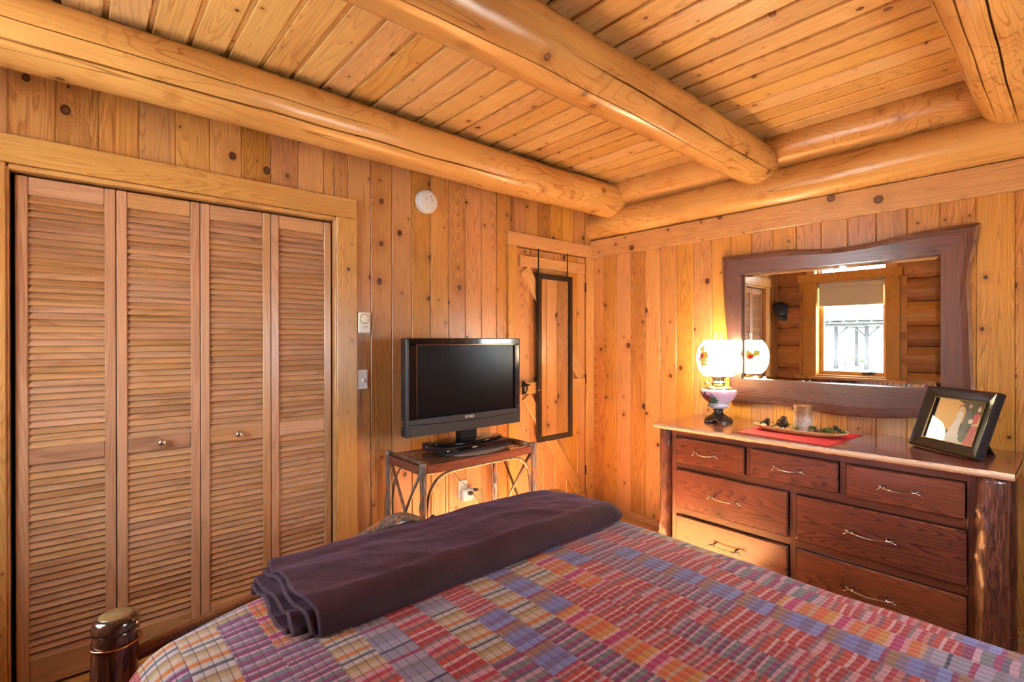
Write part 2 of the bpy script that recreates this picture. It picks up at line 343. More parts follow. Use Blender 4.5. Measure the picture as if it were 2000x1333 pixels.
def candle_mat():
    s = NT('frosted_wax')
    p = s.n('TexCoord').outputs['Object']; z = s.sep(p)[2]
    n = s.noise(p, 260.0, 2.0, 0.7)
    f = s.math('MULTIPLY', s.rng(z, 0.05, 0.11, 1, 0, True), s.rng(n, 0.42, 0.55, 0, 1, True))
    c = s.mix(f, (0.30, 0.13, 0.045), (0.66, 0.58, 0.50))
    return s.finish(c, 0.5, Subsurface_Weight=0.15, Subsurface_Radius=(0.02, 0.01, 0.005))
M['wax'] = candle_mat()

def clear_glass():
    s = NT('chimney_glass')
    lw = s.n('LayerWeight', {'Blend': 0.35}).outputs['Facing']
    t = s.n('BsdfTransparent', {'Color': (0.93, 0.92, 0.90)}); g = s.n('BsdfGlossy', {'Color': (1, 1, 1), 'Roughness': 0.03})
    mx = s.n('MixShader', {0: s.rng(lw, 0, 1, 0.06, 0.75), 1: t.outputs[0], 2: g.outputs[0]})
    return s.finish_shader(mx.outputs[0])
M['chimney'] = clear_glass()

# ------------------------------------------------------------------ mesh helpers
class MB:
    def __init__(s): s.v = []; s.f = []; s.sm = []
    def add(s, vs, fs, smooth=False):
        o = len(s.v); s.v += [tuple(v) for v in vs]; s.f += [tuple(i+o for i in f) for f in fs]; s.sm += [smooth]*len(fs); return s
    def box(s, x0, x1, y0, y1, z0, z1):
        v = [(x0, y0, z0), (x1, y0, z0), (x1, y1, z0), (x0, y1, z0), (x0, y0, z1), (x1, y0, z1), (x1, y1, z1), (x0, y1, z1)]
        return s.add(v, [(0, 3, 2, 1), (4, 5, 6, 7), (0, 1, 5, 4), (1, 2, 6, 5), (2, 3, 7, 6), (3, 0, 4, 7)])
    def prism(s, prof, z0, z1):      # prof CCW in XY
        n = len(prof); v = [(x, y, z0) for x, y in prof]+[(x, y, z1) for x, y in prof]
        f = [tuple(range(n-1, -1, -1)), tuple(range(n, 2*n))]+[(i, (i+1) % n, n+(i+1) % n, n+i) for i in range(n)]
        return s.add(v, f)
    def tube(s, pts, rad, seg=10, cap=True, smooth=True):
        pts = [Vector(p) for p in pts]; n = len(pts)
        if not hasattr(rad, '__len__'): rad = [rad]*n
        T = [(pts[min(i+1, n-1)]-pts[max(i-1, 0)]).normalized() for i in range(n)]
        a = Vector((0, 0, 1)) if abs(T[0].z) < 0.9 else Vector((1, 0, 0))
        U = (a-T[0]*a.dot(T[0])).normalized(); vs = []
        for i in range(n):
            U = (U-T[i]*U.dot(T[i])).normalized(); W = T[i].cross(U)
            for k in range(seg):
                t = 2*math.pi*k/seg; vs.append(pts[i]+(U*math.cos(t)+W*math.sin(t))*rad[i])
        fs = [(i*seg+k, i*seg+(k+1) % seg, (i+1)*seg+(k+1) % seg, (i+1)*seg+k) for i in range(n-1) for k in range(seg)]
        s.add(vs, fs, smooth)
        if cap:
            o = len(s.v)-len(vs)
            s.f.append(tuple(o+k for k in range(seg-1, -1, -1))); s.f.append(tuple(o+(n-1)*seg+k for k in range(seg))); s.sm += [False, False]
        return s
    def lathe(s, prof, seg=32, smooth=True, cx=0, cy=0, close=True):  # prof [(r,z)] bottom to top
        n = len(prof); vs = [(cx+r*math.cos(2*math.pi*k/seg), cy+r*math.sin(2*math.pi*k/seg), z) for r, z in prof for k in range(seg)]
        fs = [(i*seg+k, i*seg+(k+1) % seg, (i+1)*seg+(k+1) % seg, (i+1)*seg+k) for i in range(n-1) for k in range(seg)]
        o = len(s.v); s.add(vs, fs, smooth)
        if close:
            s.f.append(tuple(o+k for k in range(seg-1, -1, -1))); s.f.append(tuple(o+(n-1)*seg+k for k in range(seg))); s.sm += [False, False]
        return s
    def grid(s, P, smooth=True, flip=False):  # P[i][j] points
        n, m = len(P), len(P[0]); vs = [p for r in P for p in r]
        fs = [(i*m+j, (i+1)*m+j, (i+1)*m+j+1, i*m+j+1) for i in range(n-1) for j in range(m-1)]
        if flip: fs = [f[::-1] for f in fs]
        return s.add(vs, fs, smooth)
    def mesh(s, name):
        me = bpy.data.meshes.new(name); me.from_pydata(s.v, [], s.f); me.update()
        me.polygons.foreach_set('use_smooth', s.sm); return me

def link(name, me, mat, parent=None, loc=(0, 0, 0), rot=(0, 0, 0)):
    if mat and not me.materials: me.materials.append(M[mat])
    o = bpy.data.objects.new(name, me); COL.objects.link(o)
    o.rotation_euler = rot
    if parent is not None:
        o.parent = parent
        o.location = Vector(loc)-Vector(parent.get('org', (0, 0, 0)))
        o['org'] = tuple(Vector(loc))
    else:
        o.location = loc; o['org'] = tuple(loc)
    return o
# 'org' is a build-time note of each object's own world origin (removed at the end)
def thing(name, label, cat, loc=(0, 0, 0), group=None, kind=None):
    o = bpy.data.objects.new(name, None); COL.objects.link(o); o.location = loc; o['org'] = tuple(loc); o.empty_display_size = 0.05
    return tag(o, label, cat, group, kind)
def tag(o, label, cat, group=None, kind=None):
    o['label'] = label; o['category'] = cat
    if group: o['group'] = group
    if kind: o['kind'] = kind
    return o

_cache = {}
def boxmesh(dx, dy, dz, bev, mat):
    k = (round(dx, 4), round(dy, 4), round(dz, 4), round(bev, 4), mat)
    if k not in _cache:
        bm = bmesh.new(); bmesh.ops.create_cube(bm, size=1)
        for v in bm.verts: v.co = Vector((v.co.x*dx, v.co.y*dy, v.co.z*dz))
        b = min(bev, 0.45*min(dx, dy, dz))
        if b > 1e-5: bmesh.ops.bevel(bm, geom=bm.edges[:], offset=b, segments=1, affect='EDGES', profile=0.5)
        me = bpy.data.meshes.new('box'); bm.to_mesh(me); bm.free(); me.materials.append(M[mat]); _cache[k] = me
    return _cache[k]
ROT = {'z': (0, 0, 0), 'x': (0, R(90), 0), 'y': (R(-90), 0, 0)}
def plank(name, x0, x1, y0, y1, z0, z1, axis, mat, parent=None, bev=0.003):
    dx, dy, dz = x1-x0, y1-y0, z1-z0
    d = {'z': (dx, dy, dz), 'x': (dz, dy, dx), 'y': (dx, dz, dy)}[axis]
    me = boxmesh(*d, bev, mat)
    return link(name, me, mat, parent, ((x0+x1)/2, (y0+y1)/2, (z0+z1)/2), ROT[axis])

def boardmesh(wd, th, ln, ch, mat, lip=0.0, lipd=0.006):
    # T&G board: local X width, front face at y=-th/2, local Z length; chamfered edges, optional recessed lip on +X
    k = ('b', round(wd, 4), round(th, 4), round(ln, 3), ch, mat, lip)
    if k not in _cache:
        h = wd/2; t = th/2
        if lip: pr = [(-h, -t+ch), (-h+ch, -t), (h-lip-ch, -t), (h-lip, -t+ch), (h-lip, -t+lipd), (h, -t+lipd), (h, t), (-h, t)]
        else: pr = [(-h, -t+ch), (-h+ch, -t), (h-ch, -t), (h, -t+ch), (h, t), (-h, t)]
        me = MB().prism(pr, -ln/2, ln/2).mesh('board'); me.materials.append(M[mat]); _cache[k] = me
    return _cache[k]

def fbm(x, y, z, s=1.0): return noise.noise(Vector((x*s, y*s, z*s)))

def text_obj(name, txt, size, mat, parent, loc, rot, depth=0.0005):
    c = bpy.data.curves.new('txt', 'FONT'); c.body = txt; c.size = size; c.extrude = depth; c.align_x = 'CENTER'; c.align_y = 'CENTER'
    t = bpy.data.objects.new('txt', c); COL.objects.link(t)
    me = bpy.data.meshes.new_from_object(t.evaluated_get(bpy.context.evaluated_depsgraph_get()))
    bpy.data.objects.remove(t); bpy.data.curves.remove(c); me.materials.clear()
    return link(name, me, mat, parent, loc, rot)

# ================================================================== STRUCTURE
# floor
floor = link('floor', MB().box(XB-0.2, 0.2, YF-0.2, 0.7, -0.08, -0.012).mesh('floor'), 'dark')
tag(floor, 'wooden plank floor around the bed', 'floor', kind='structure')
y = YF-0.1; k = 0
while y < 0.6:
    x = XB-0.1-random.random()*1.2
    while x < 0.1:
        ln = random.choice((1.2, 1.6, 2.0)); a, b = max(x, XB-0.1), min(x+ln, 0.1)
        if b-a > 0.02: plank('floor_board', a, b-0.001, y, y+0.117, -0.012, 0, 'x', 'floor', floor, 0.0015)
        x += ln
    y += 0.1185

# ceiling
ceil = link('ceiling', MB().box(XB-0.2, 0.25, YF-0.2, 0.15, ZC+0.02, ZC+0.12).mesh('ceiling'), 'dark')
tag(ceil, 'tongue and groove pine board ceiling between the log beams', 'ceiling', kind='structure')
cw = 0.1329; x = -2.986
while x > XB: x -= cw
while x < 0.1:
    me = boardmesh(cw-0.0005, 0.02, 3.5, 0.003, 'ceil', lip=0.019, lipd=0.011)
    link('ceiling_board', me, 'ceil', ceil, (x+cw/2, -1.68, ZC+0.01), (R(90), 0, 0))
    x += cw

# left wall (closet wall), y = 0 facing -y
CL = (-3.405, -2.158, 2.036)      # closet opening x0,x1,top
DR = (-0.86, -0.09, 2.045)        # plank door opening
mb = MB()
mb.box(XB-0.2, CL[0], 0.02, 0.1, 0, ZC+0.1); mb.box(CL[0], CL[1], 0.02, 0.1, CL[2], ZC+0.1); mb.box(CL[1], DR[0], 0.02, 0.1, 0, ZC+0.1)
mb.box(DR[0], DR[1], 0.02, 0.1, DR[2], ZC+0.1); mb.box(DR[1], 0.2, 0.02, 0.1, 0, ZC+0.1); mb.box(DR[0], DR[1], 0.09, 0.1, 0, DR[2])
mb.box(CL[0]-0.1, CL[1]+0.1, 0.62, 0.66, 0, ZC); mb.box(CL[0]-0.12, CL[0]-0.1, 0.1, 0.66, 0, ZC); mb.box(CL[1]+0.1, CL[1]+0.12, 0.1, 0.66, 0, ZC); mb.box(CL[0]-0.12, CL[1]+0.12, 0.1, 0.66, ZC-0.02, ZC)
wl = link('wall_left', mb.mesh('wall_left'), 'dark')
tag(wl, 'vertical knotty pine board wall holding the closet and the plank door', 'wall', kind='structure')
def lboard(a, b, z0, z1):
    if b-a < 0.012: return
    link('wall_board', boardmesh(b-a-0.0006, 0.02, z1-z0, 0.0045, 'wall'), 'wall', wl, ((a+b)/2, 0.01, (z0+z1)/2))
bw = 0.1323; x = -3.405-4*bw
while x < 0.0:
    a, b = max(x, XB), min(x+bw, 0.0)
    cuts = sorted({a, b, *[c for c in (CL[0], CL[1], DR[0], DR[1]) if a < c < b]})
    for p, q in zip(cuts, cuts[1:]):
        m = (p+q)/2
        z0 = CL[2] if CL[0] < m < CL[1] else DR[2] if DR[0] < m < DR[1] else 0.0
        lboard(p, q, z0, ZC)
    x += bw

# right wall (dresser wall), x = 0 facing -x
wr = link('wall_right', MB().box(0.02, 0.14, YF-0.2, 0.2, 0, ZC+0.1).mesh('wall_right'), 'dark')
tag(wr, 'vertical knotty pine board wall behind the dresser', 'wall', kind='structure')
rw = 0.1305; y = -0.113+rw
while y > YF:
    a, b = max(y-rw, YF), min(y, 0.0)
    if b-a > 0.01:
        link('wall_board', boardmesh(b-a-0.0006, 0.02, 2.10, 0.0045, 'wall'), 'wall', wr, (0.01, (a+b)/2, 1.05), (0, 0, R(-90)))
    y -= rw
t3 = plank('trim_3', -0.03, -0.001, YF, -0.0, 2.046, 2.186, 'y', 'trimk', None, 0.003)
tag(t3, 'long flat pine trim board under the log on the dresser wall', 'trim', kind='structure')
bb = plank('baseboard_right', -0.014, -0.0005, YF, -0.001, 0.0, 0.055, 'y', 'trim', None, 0.003)
tag(bb, 'low pine baseboard along the dresser wall', 'baseboard', kind='structure')

# logs ------------------------------------------------------------
def logmesh(length, r0, r1, seed, seg=56, rings=110, cracks=((0.0, 0.008, 0.02, 0.15, 0.95),)):
    """peeled log along local Z; each crack (angle, half width, depth, z start, z end) is a real groove"""
    rnd = random.Random(seed); o = seed*13.7
    angs = [2*math.pi*k/seg for k in range(seg)]
    cols = []
    base = sorted(angs)
    for a in base: cols.append((a, None))
    for ci, c in enumerate(cracks):
        for d in (-1.9, -1.0, -0.3, 0.3, 1.0, 1.9): cols.append((c[0] % (2*math.pi)+d*c[1]/r0, (ci, d)))
    # drop plain columns too close to crack columns
    ck = [a for a, t in cols if t]
    cols = sorted([(a, t) for a, t in cols if t or all(abs(a-b) > 0.05 for b in ck)])
    m = len(cols); vs = []
    for i in range(rings+1):
        t = i/rings; z = -length/2+length*t; r = r0+(r1-r0)*t
        tw = 0.30*fbm(0.3, o, z, 0.55)+0.05*fbm(7.3, o, z, 3.0)
        bx = 0.012*fbm(1.1, o+5, z, 0.8); by = 0.012*fbm(2.1, o+9, z, 0.8)
        for a, tg in cols:
            aa = a+tw
            rr = r*(1+0.035*fbm(math.cos(a)*1.2+o, math.sin(a)*1.2, z*1.3)+0.010*fbm(math.cos(a)*4+o, math.sin(a)*4, z*5))
            if tg:
                c = cracks[tg[0]]; e = min(1, max(0, (t-c[3])/0.12))*min(1, max(0, (c[4]-t)/0.12))
                if abs(tg[1]) < 0.5: rr -= c[2]*e
            vs.append((bx+rr*math.cos(aa), by+rr*math.sin(aa), z))
    fs = [(i*m+k, i*m+(k+1) % m, (i+1)*m+(k+1) % m, (i+1)*m+k) for i in range(rings) for k in range(m)]
    b = MB(); inc = [bool(cols[k][1] and cols[(k+1) % m][1] and abs(cols[k][1][1]) < 1.5 and abs(cols[(k+1) % m][1][1]) < 1.5) for k in range(m)]
    b.add(vs, fs, True); b.sm = [not inc[i % m] for i in range(len(fs))]
    b.f.append(tuple(range(m-1, -1, -1))); b.f.append(tuple(rings*m+k for k in range(m))); b.sm += [False, False]
    return b.mesh('log')
def beam(y, z, r0, r1, seed, label, cracks):
    o = link('log_beam', logmesh(4.0, r0, r1, seed, cracks=cracks), 'log', None, (-1.93, y, z), (0, R(90), 0))
    return tag(o, label, 'beam', 'peeled log ceiling beams')
# local X of a beam points down (-z), local Y = world y: angle 0 faces down, 270 deg faces -y (the viewer)
beam(-0.230, 2.452, 0.130, 0.126, 3, 'peeled log ceiling beam running beside the closet wall', ((R(305), 0.0042, 0.022, 0.08, 0.72), (R(275), 0.002, 0.012, 0.02, 0.5)))
beam(-1.349, 2.455, 0.129, 0.125, 8, 'thick peeled log beam across the middle of the ceiling', ((R(75), 0.003, 0.02, 0.25, 0.98), (R(300), 0.004, 0.022, 0.5, 0.99), (R(340), 0.0018, 0.012, 0.3, 0.9)))
beam(-2.475, 2.455, 0.130, 0.128, 12, 'peeled log ceiling beam at the right above the dresser end', ((R(20), 0.0032, 0.02, 0.45, 0.95), (R(350), 0.0032, 0.02, 0.5, 0.97), (R(50), 0.003, 0.02, 0.4, 0.9)))
wlog = link('wall_log', logmesh(3.6, 0.122, 0.118, 21, cracks=()), 'log', None, (0.03, -1.6, 2.302), (R(-90), 0, 0))
tag(wlog, 'lower peeled log along the dresser wall carrying the beam ends', 'log')
ulog = link('wall_log', logmesh(3.6, 0.130, 0.130, 27, cracks=()), 'log', None, (0.035, -1.6, 2.532), (R(-90), 0, 0))
tag(ulog, 'upper peeled log on the dresser wall tucked against the ceiling boards', 'log')

# back wall of hewn logs with window (seen in the big mirror)
wb = link('wall_back', MB().box(XB-0.2, XB-0.15, YF-0.2, WB[0], 0, ZC+0.1).box(XB-0.2, XB-0.15, WB[1], 0.2, 0, ZC+0.1).box(XB-0.2, XB-0.15, WB[0], WB[1], 0, WB[2]).box(XB-0.2, XB-0.15, WB[0], WB[1], WB[3], WT[2]).box(XB-0.2, XB-0.15, WB[0], WB[1], WT[3], ZC+0.1).mesh('wall_back'), 'dark')
tag(wb, 'wall of stacked hewn logs behind the bed with the shaded window', 'wall', kind='structure')
def hewn(name, a, b, z0, z1, parent, axis):
    # convex-faced log course: profile in local XY (X up, -Y to the room), length local Z
    h = (z1-z0)/2-0.004; pr = []
    for i in range(7):
        t = -1+2*i/6; pr.append((h*t, -0.07*math.sqrt(max(0, 1-0.8*t*t))+0.02))
    pr += [(h, 0.13), (-h, 0.13)]
    me = MB().prism(pr, -(b-a)/2, (b-a)/2).mesh('course')
    if axis == 'y':   # room side is +x
        o = link(name, me, 'logw', parent, (XB-0.03, (a+b)/2, (z0+z1)/2)); o.rotation_euler = Matrix(((0, -1, 0), (0, 0, 1), (-1, 0, 0))).transposed().transposed().to_euler() if False else Matrix(((0, -1, 0), (0, 0, -1), (1, 0, 0))).to_euler()
    else:             # room side is +y
        o = link(name, me, 'logw', parent, ((a+b)/2, YF-0.03, (z0+z1)/2)); o.rotation_euler = Matrix(((0, 0, 1), (0, -1, 0), (1, 0, 0))).to_euler()
    return o
levels = [0.0, 0.25, 0.50, 0.755, 1.009, 1.30, 1.531, 1.804, 2.065, 2.32, ZC]
for z0, z1 in zip(levels, levels[1:]):
    zm = (z0+z1)/2
    if WB[2]-0.06 < zm < WT[3]:
        hewn('wall_log_course', YF, WB[0]-0.11, z0, z1, wb, 'y'); hewn('wall_log_course', WB[1]+0.11, -0.0, z0, z1, wb, 'y')
    else: hewn('wall_log_course', YF, 0, z0, z1, wb, 'y')
wf = link('wall_front', MB().box(XB-0.2, WF[0], YF-0.2, YF-0.15, 0, ZC+0.1).box(WF[1], 0.2, YF-0.2, YF-0.15, 0, ZC+0.1).box(WF[0], WF[1], YF-0.2, YF-0.15, 0, WF[2]).box(WF[0], WF[1], YF-0.2, YF-0.15, WF[3], ZC+0.1).mesh('wall_front'), 'dark')
tag(wf, 'wall of stacked hewn logs at the head of the bed', 'wall', kind='structure')
for z0, z1 in zip(levels, levels[1:]):
    zm = (z0+z1)/2
    if WF[2]-0.05 < zm < WF[3]+0.05:
        for a, b in ((XB, WF[0]-0.02), (WF[1]+0.02, 0)): hewn('wall_log_course', a, b, z0, z1, wf, 'x')
    else: hewn('wall_log_course', XB, 0, z0, z1, wf, 'x')

# closet casing
t1 = thing('trim_1', 'pine casing around the louvered closet doors', 'trim', (-2.78, 0, 0), kind='structure')
plank('header_board', -3.56, -2.039, -0.02, -0.0005, 2.046, 2.153, 'x', 'trim', t1)
plank('side_board', -2.152, -2.037, -0.018, -0.0005, 0, 2.045, 'z', 'trim', t1)
plank('side_board', -3.535, -3.412, -0.018, -0.0005, 0, 2.045, 'z', 'trim', t1)
plank('head_jamb', CL[0], CL[1], -0.008, 0.095, 2.024, 2.045, 'x', 'trim', t1)
plank('side_jamb', CL[0]-0.016, CL[0]+0.001, -0.008, 0.095, 0, 2.035, 'z', 'trim', t1, 0.002)
plank('side_jamb', CL[1]-0.001, CL[1]+0.016, -0.008, 0.095, 0, 2.035, 'z', 'trim', t1, 0.002)

# louvered closet panels
def slatmesh(ln):
    k = ('s', round(ln, 4))
    if k not in _cache:
        d, t, a = 0.0375, 0.0062, R(60)
        pr = []
        for (p, q) in ((-d/2, -t/2), (-d/2+0.003, -t/2-0.0), (d/2, -t/2), (d/2, t/2), (-d/2, t/2)):
            pr.append((p*math.cos(a)-q*math.sin(a), p*math.sin(a)+q*math.cos(a)))
        # pr in (y, z); local frame: X = -z, Y = y, length Z
        prof = [(-z, y_) for y_, z in pr]
        _cache[k] = MB().prism(prof[::-1] if True else prof, -ln/2, ln/2).mesh('slat'); _cache[k].materials.append(M['louver'])
    return _cache[k]
PX = [-3.392+0.3065*i for i in range(5)]
labs = ['louvered closet door panel at the far left against the casing', 'louvered closet door panel with a knob, left of the center seam', 'louvered closet door panel with a knob, right of the center seam', 'louvered closet door panel nearest the light switch']
for i in range(4):
    a, b = PX[i]+0.0015, PX[i+1]-0.0015
    d = thing('door_%d' % (i+1), labs[i], 'closet door', ((a+b)/2, 0.04, 0.01), kind='structure')
    y0, y1 = 0.026, 0.054; sw = 0.036
    plank('stile', a, a+sw, y0, y1, 0.012, 2.015, 'z', 'louver', d); plank('stile', b-sw, b, y0, y1, 0.012, 2.015, 'z', 'louver', d)
    rails = ((0.012, 0.127), (0.887, 0.955), (1.945, 2.015))
    for z0, z1 in rails:
        r_ = plank('rail', a+sw, b-sw, y0+0.002, y1-0.002, z0, z1, 'x', 'louver', d, 0.004)
        if i in (1, 2) and z0 == 0.887:
            kb = MB().lathe([(0.006, 0), (0.006, 0.012), (0.013, 0.016), (0.017, 0.023), (0.016, 0.030), (0.009, 0.035), (0.001, 0.036)], 20)
            link('knob', kb.mesh('knob'), 'chrome', d, ((a+b)/2+0.003, y0+0.002, 0.923), (R(90), 0, 0))
    sm = slatmesh(b-a-2*sw+0.004)
    for z0, z1 in ((0.127, 0.887), (0.955, 1.945)):
        n = round((z1-z0)/0.0268)
        for k in range(n):
            z = z0+(k+0.5)*(z1-z0)/n
            link('slat', sm, None, d, ((a+b)/2, 0.041, z), ROT['x'])

# plank door with braces
t2 = thing('trim_2', 'pine casing around the braced plank door', 'trim', (-0.47, 0, 0), kind='structure')
plank('header_board', -0.937, -0.0315, -0.022, -0.0005, 2.047, 2.143, 'x', 'trim', t2)
plank('side_board', -0.930, -0.850, -0.020, -0.0005, 0, 2.046, 'z', 'trim', t2)
plank('side_board', -0.098, -0.001, -0.020, -0.0005, 0.0, 2.046, 'z', 'trim', t2)
d5 = thing('door_5', 'knotty pine plank door with diagonal braces in the corner', 'door', (-0.47, 0.01, 0), kind='structure')
xs = [-0.846, -0.716, -0.585, -0.455, -0.325, -0.195, -0.102]
for a, b in zip(xs, xs[1:]): link('door_board', boardmesh(b-a-0.0005, 0.028, 2.025, 0.004, 'wall'), 'wall', d5, ((a+b)/2, 0.008, 1.025))
plank('rail', -0.828, -0.125, -0.030, -0.006, 1.905, 1.984, 'x', 'trim', d5)
plank('rail', -0.828, -0.125, -0.030, -0.006, 0.985, 1.068, 'x', 'trim', d5)
plank('rail', -0.828, -0.125, -0.030, -0.006, 0.06, 0.145, 'x', 'trim', d5)
def brace(x0, z0, x1, z1, wd):
    L = math.hypot(x1-x0, z1-z0); a = math.atan2(x1-x0, z1-z0)
    link('brace', boxmesh(wd, 0.022, L, 0.003, 'trim'), 'trim', d5, ((x0+x1)/2, -0.017, (z0+z1)/2), (0, a, 0))
brace(-0.775, 1.888, -0.175, 1.090, 0.085); brace(-0.765, 0.970, -0.180, 0.165, 0.085)
for z in (1.80, 1.06, 0.32):
    h = MB().tube([(0, 0, -0.038), (0, 0, 0.038)], 0.0045, 8).box(-0.006, 0.006, 0.002, 0.005, -0.036, 0.036)
    link('hinge', h.mesh('hinge'), 'iron', d5, (-0.100, -0.012, z))
lt = MB().box(-0.012, 0.012, -0.006, 0, -0.05, 0.05).tube([(0, -0.005, 0.035), (0, -0.035, 0.025), (0.003, -0.042, -0.005), (0, -0.03, -0.035), (0, -0.005, -0.04)], 0.006, 8).tube([(-0.03, -0.012, 0.01), (0.05, -0.014, 0.016)], 0.006, 8)
link('latch', lt.mesh('latch'), 'iron', d5, (-0.805, -0.030, 1.035))
for (x, z) in ((-0.80, 1.965), (-0.70, 1.955), (-0.585, 1.945), (-0.47, 1.94), (-0.36, 1.935), (-0.22, 1.93), (-0.79, 1.925), (-0.77, 1.87), (-0.73, 1.86), (-0.2, 0.2), (-0.24, 0.23)):
    link('nail_head', boxmesh(0.007, 0.002, 0.007, 0.0, 'chrome'), 'chrome', d5, (x, -0.0308, z))

# windows
def window(name, label, face, a, b, z0, z1, sash=True):
    # opening rectangle in a wall; face 'x' = back wall (room to +x), 'y' = front wall (room to +y)
    o = thing(name, label, 'window', (XB, (a+b)/2, z0) if face == 'x' else ((a+b)/2, YF, z0), kind='structure')
    def P(nm, p, q, u0, u1, h0, h1, ax, mat='trim', bev=0.003):   # p..q depth from inner wall face (0 = face, negative = outward)
        if face == 'x': return plank(nm, XB+p, XB+q, u0, u1, h0, h1, {'h': 'y', 'v': 'z'}[ax], mat, o, bev)
        return plank(nm, u0, u1, YF+p, YF+q, h0, h1, {'h': 'x', 'v': 'z'}[ax], mat, o, bev)
    j = 0.018
    P('jamb', -0.15, 0.02, a-j, a, z0, z1, 'v'); P('jamb', -0.15, 0.02, b, b+j, z0, z1, 'v'); P('jamb', -0.15, 0.02, a-j, b+j, z1, z1+j, 'h'); P('jamb', -0.15, 0.02, a-j, b+j, z0-j, z0, 'h')
    s = 0.045 if sash else 0.02
    P('sash', -0.13, -0.09, a, a+s, z0, z1, 'v'); P('sash', -0.13, -0.09, b-s, b, z0, z1, 'v'); P('sash', -0.13, -0.09, a+s, b-s, z1-s, z1, 'h'); P('sash', -0.13, -0.09, a+s, b-s, z0, z0+s, 'h')
    P('pane', -0.113, -0.109, a+s, b-s, z0+s, z1-s, 'v', 'pane', 0.0)
    return o, P
w1, P1 = window('window_1', 'pine framed window reflected in the dresser mirror', 'x', *WB)
P1('header', 0.0, 0.05, WB[0]-0.165, WB[1]+0.21, 2.10, 2.20, 'h'); P1('casing', 0.0, 0.045, WB[0]-0.14, WB[0], 0.92, 2.10, 'v'); P1('casing', 0.0, 0.045, WB[1], WB[1]+0.15, 0.92, 2.10, 'v')
P1('sill', 0.0, 0.09, WB[0]-0.21, WB[1]+0.22, 0.885, 0.92, 'h')
P1('filler', -0.10, 0.015, WB[0]-0.20, WB[0]-0.05, 0.92, 2.10, 'v'); P1('filler', -0.10, 0.015, WB[1]+0.05, WB[1]+0.20, 0.92, 2.10, 'v')
cr = MB().tube([(0, 0, 0), (0.03, 0, 0.01), (0.045, -0.05, 0.018), (0.05, -0.1, 0.012)], 0.007, 8).box(-0.01, 0.02, -0.06, 0.05, -0.01, 0.008)
link('crank', cr.mesh('crank'), 'iron', w1, (XB-0.085, WB[0]+0.2, WB[2]+0.03))
w2, P2 = window('window_2', 'narrow transom window above the header of the shaded window', 'x', *WT, sash=False)
P1('apron_board', -0.10, 0.012, WB[0]-0.11, WB[1]+0.11, 0.757, 0.884, 'h')
P2('casing', -0.10, 0.03, WT[0]-0.115, WT[0]-0.019, 2.201, ZC-0.001, 'v'); P2('casing', -0.10, 0.03, WT[1]+0.019, WT[1]+0.09, 2.201, ZC-0.001, 'v'); P2('header', -0.10, 0.03, WT[0]-0.018, WT[1]+0.018, WT[3]+0.019, ZC-0.001, 'h')
w3, P3 = window('window_3', 'tall pine framed window at the right of the bed head', 'y', *WF)
for PP, ww in ((P3, WF),):
    PP('casing', 0.0, 0.05, ww[0]-0.1, ww[0], ww[2]-0.1, ww[3]+0.1, 'v'); PP('casing', 0.0, 0.05, ww[1], ww[1]+0.1, ww[2]-0.1, ww[3]+0.1, 'v')
    PP('header', 0.0, 0.055, ww[0]-0.12, ww[1]+0.12, ww[3], ww[3]+0.1, 'h'); PP('sill', 0.0, 0.1, ww[0]-0.12, ww[1]+0.12, ww[2]-0.04, ww[2], 'h')
sh = thing('roller_shade', 'beige roller shade pulled partly down in the reflected window', 'window shade', (XB-0.05, (WB[0]+WB[1])/2, 1.80))
link('fabric', MB().box(-0.002, 0.002, WB[0]+0.03-sh.location.y, WB[1]-0.012-sh.location.y, 0.0, 0.25).mesh('fabric'), 'shade', sh, (XB-0.03, (WB[0]+WB[1])/2, 1.80))
link('cassette', boxmesh(0.05, WB[1]-WB[0]-0.01, 0.07, 0.012, 'shade'), 'shade', sh, (XB-0.03, (WB[0]+WB[1])/2, 2.052))
link('hem_bar', boxmesh(0.012, WB[1]-WB[0]-0.05, 0.018, 0.004, 'shade'), 'shade', sh, (XB-0.03, (WB[0]+WB[1])/2+0.005, 1.80))
sf = thing('roller_shade', 'added out-of-view roller shade limiting the sun through the right bed head window', 'window shade', ((WF[0]+WF[1])/2, YF-0.05, 1.62))  # unseen shade, added to cut the sun patch short of the closet wall
link('fabric', MB().box(-0.445, 0.445, -0.002, 0.002, 0, 0.40).mesh('fabric'), 'shade', sf, ((WF[0]+WF[1])/2, YF-0.03, 1.62))
link('cassette', boxmesh(0.89, 0.05, 0.07, 0.012, 'shade'), 'shade', sf, ((WF[0]+WF[1])/2, YF-0.03, 2.012))

# ================================================================== OUTSIDE (seen through the reflected window)
g = link('ground', MB().box(-90, 60, -80, 80, -0.5, -0.3).mesh('ground'), 'concrete'); tag(g, 'pale sunlit ground outside the window', 'ground', kind='structure')
pg = thing('pergola', 'weathered log pergola seen through the reflected window', 'pergola', (-31, 5.5, -0.3))
for (x, y) in ((-30, 6.8), (-30, 5.3), (-30, 3.2), (-34, 6.8), (-34, 5.0), (-34, 3.2)):
    link('post', MB().tube([(0, 0, 0), (0.02, 0, 1.2), (0, 0, 2.5)], [0.13, 0.11, 0.1], 10).mesh('post'), 'greywood', pg, (x, y, -0.3))
for x in (-30, -34): link('beam', MB().tube([(0, 2.2, 0), (0, -3.0, 0)], 0.11, 10).mesh('pbeam'), 'greywood', pg, (x, 5.3, 2.2))
for (y, sg) in ((6.8, -1), (5.3, 1), (5.3, -1), (3.2, 1)):
    link('knee_brace', MB().tube([(0, 0, 0), (0, sg*0.6, 0.6)], 0.06, 8).mesh('kb'), 'greywood', pg, (-30, y, 1.5))
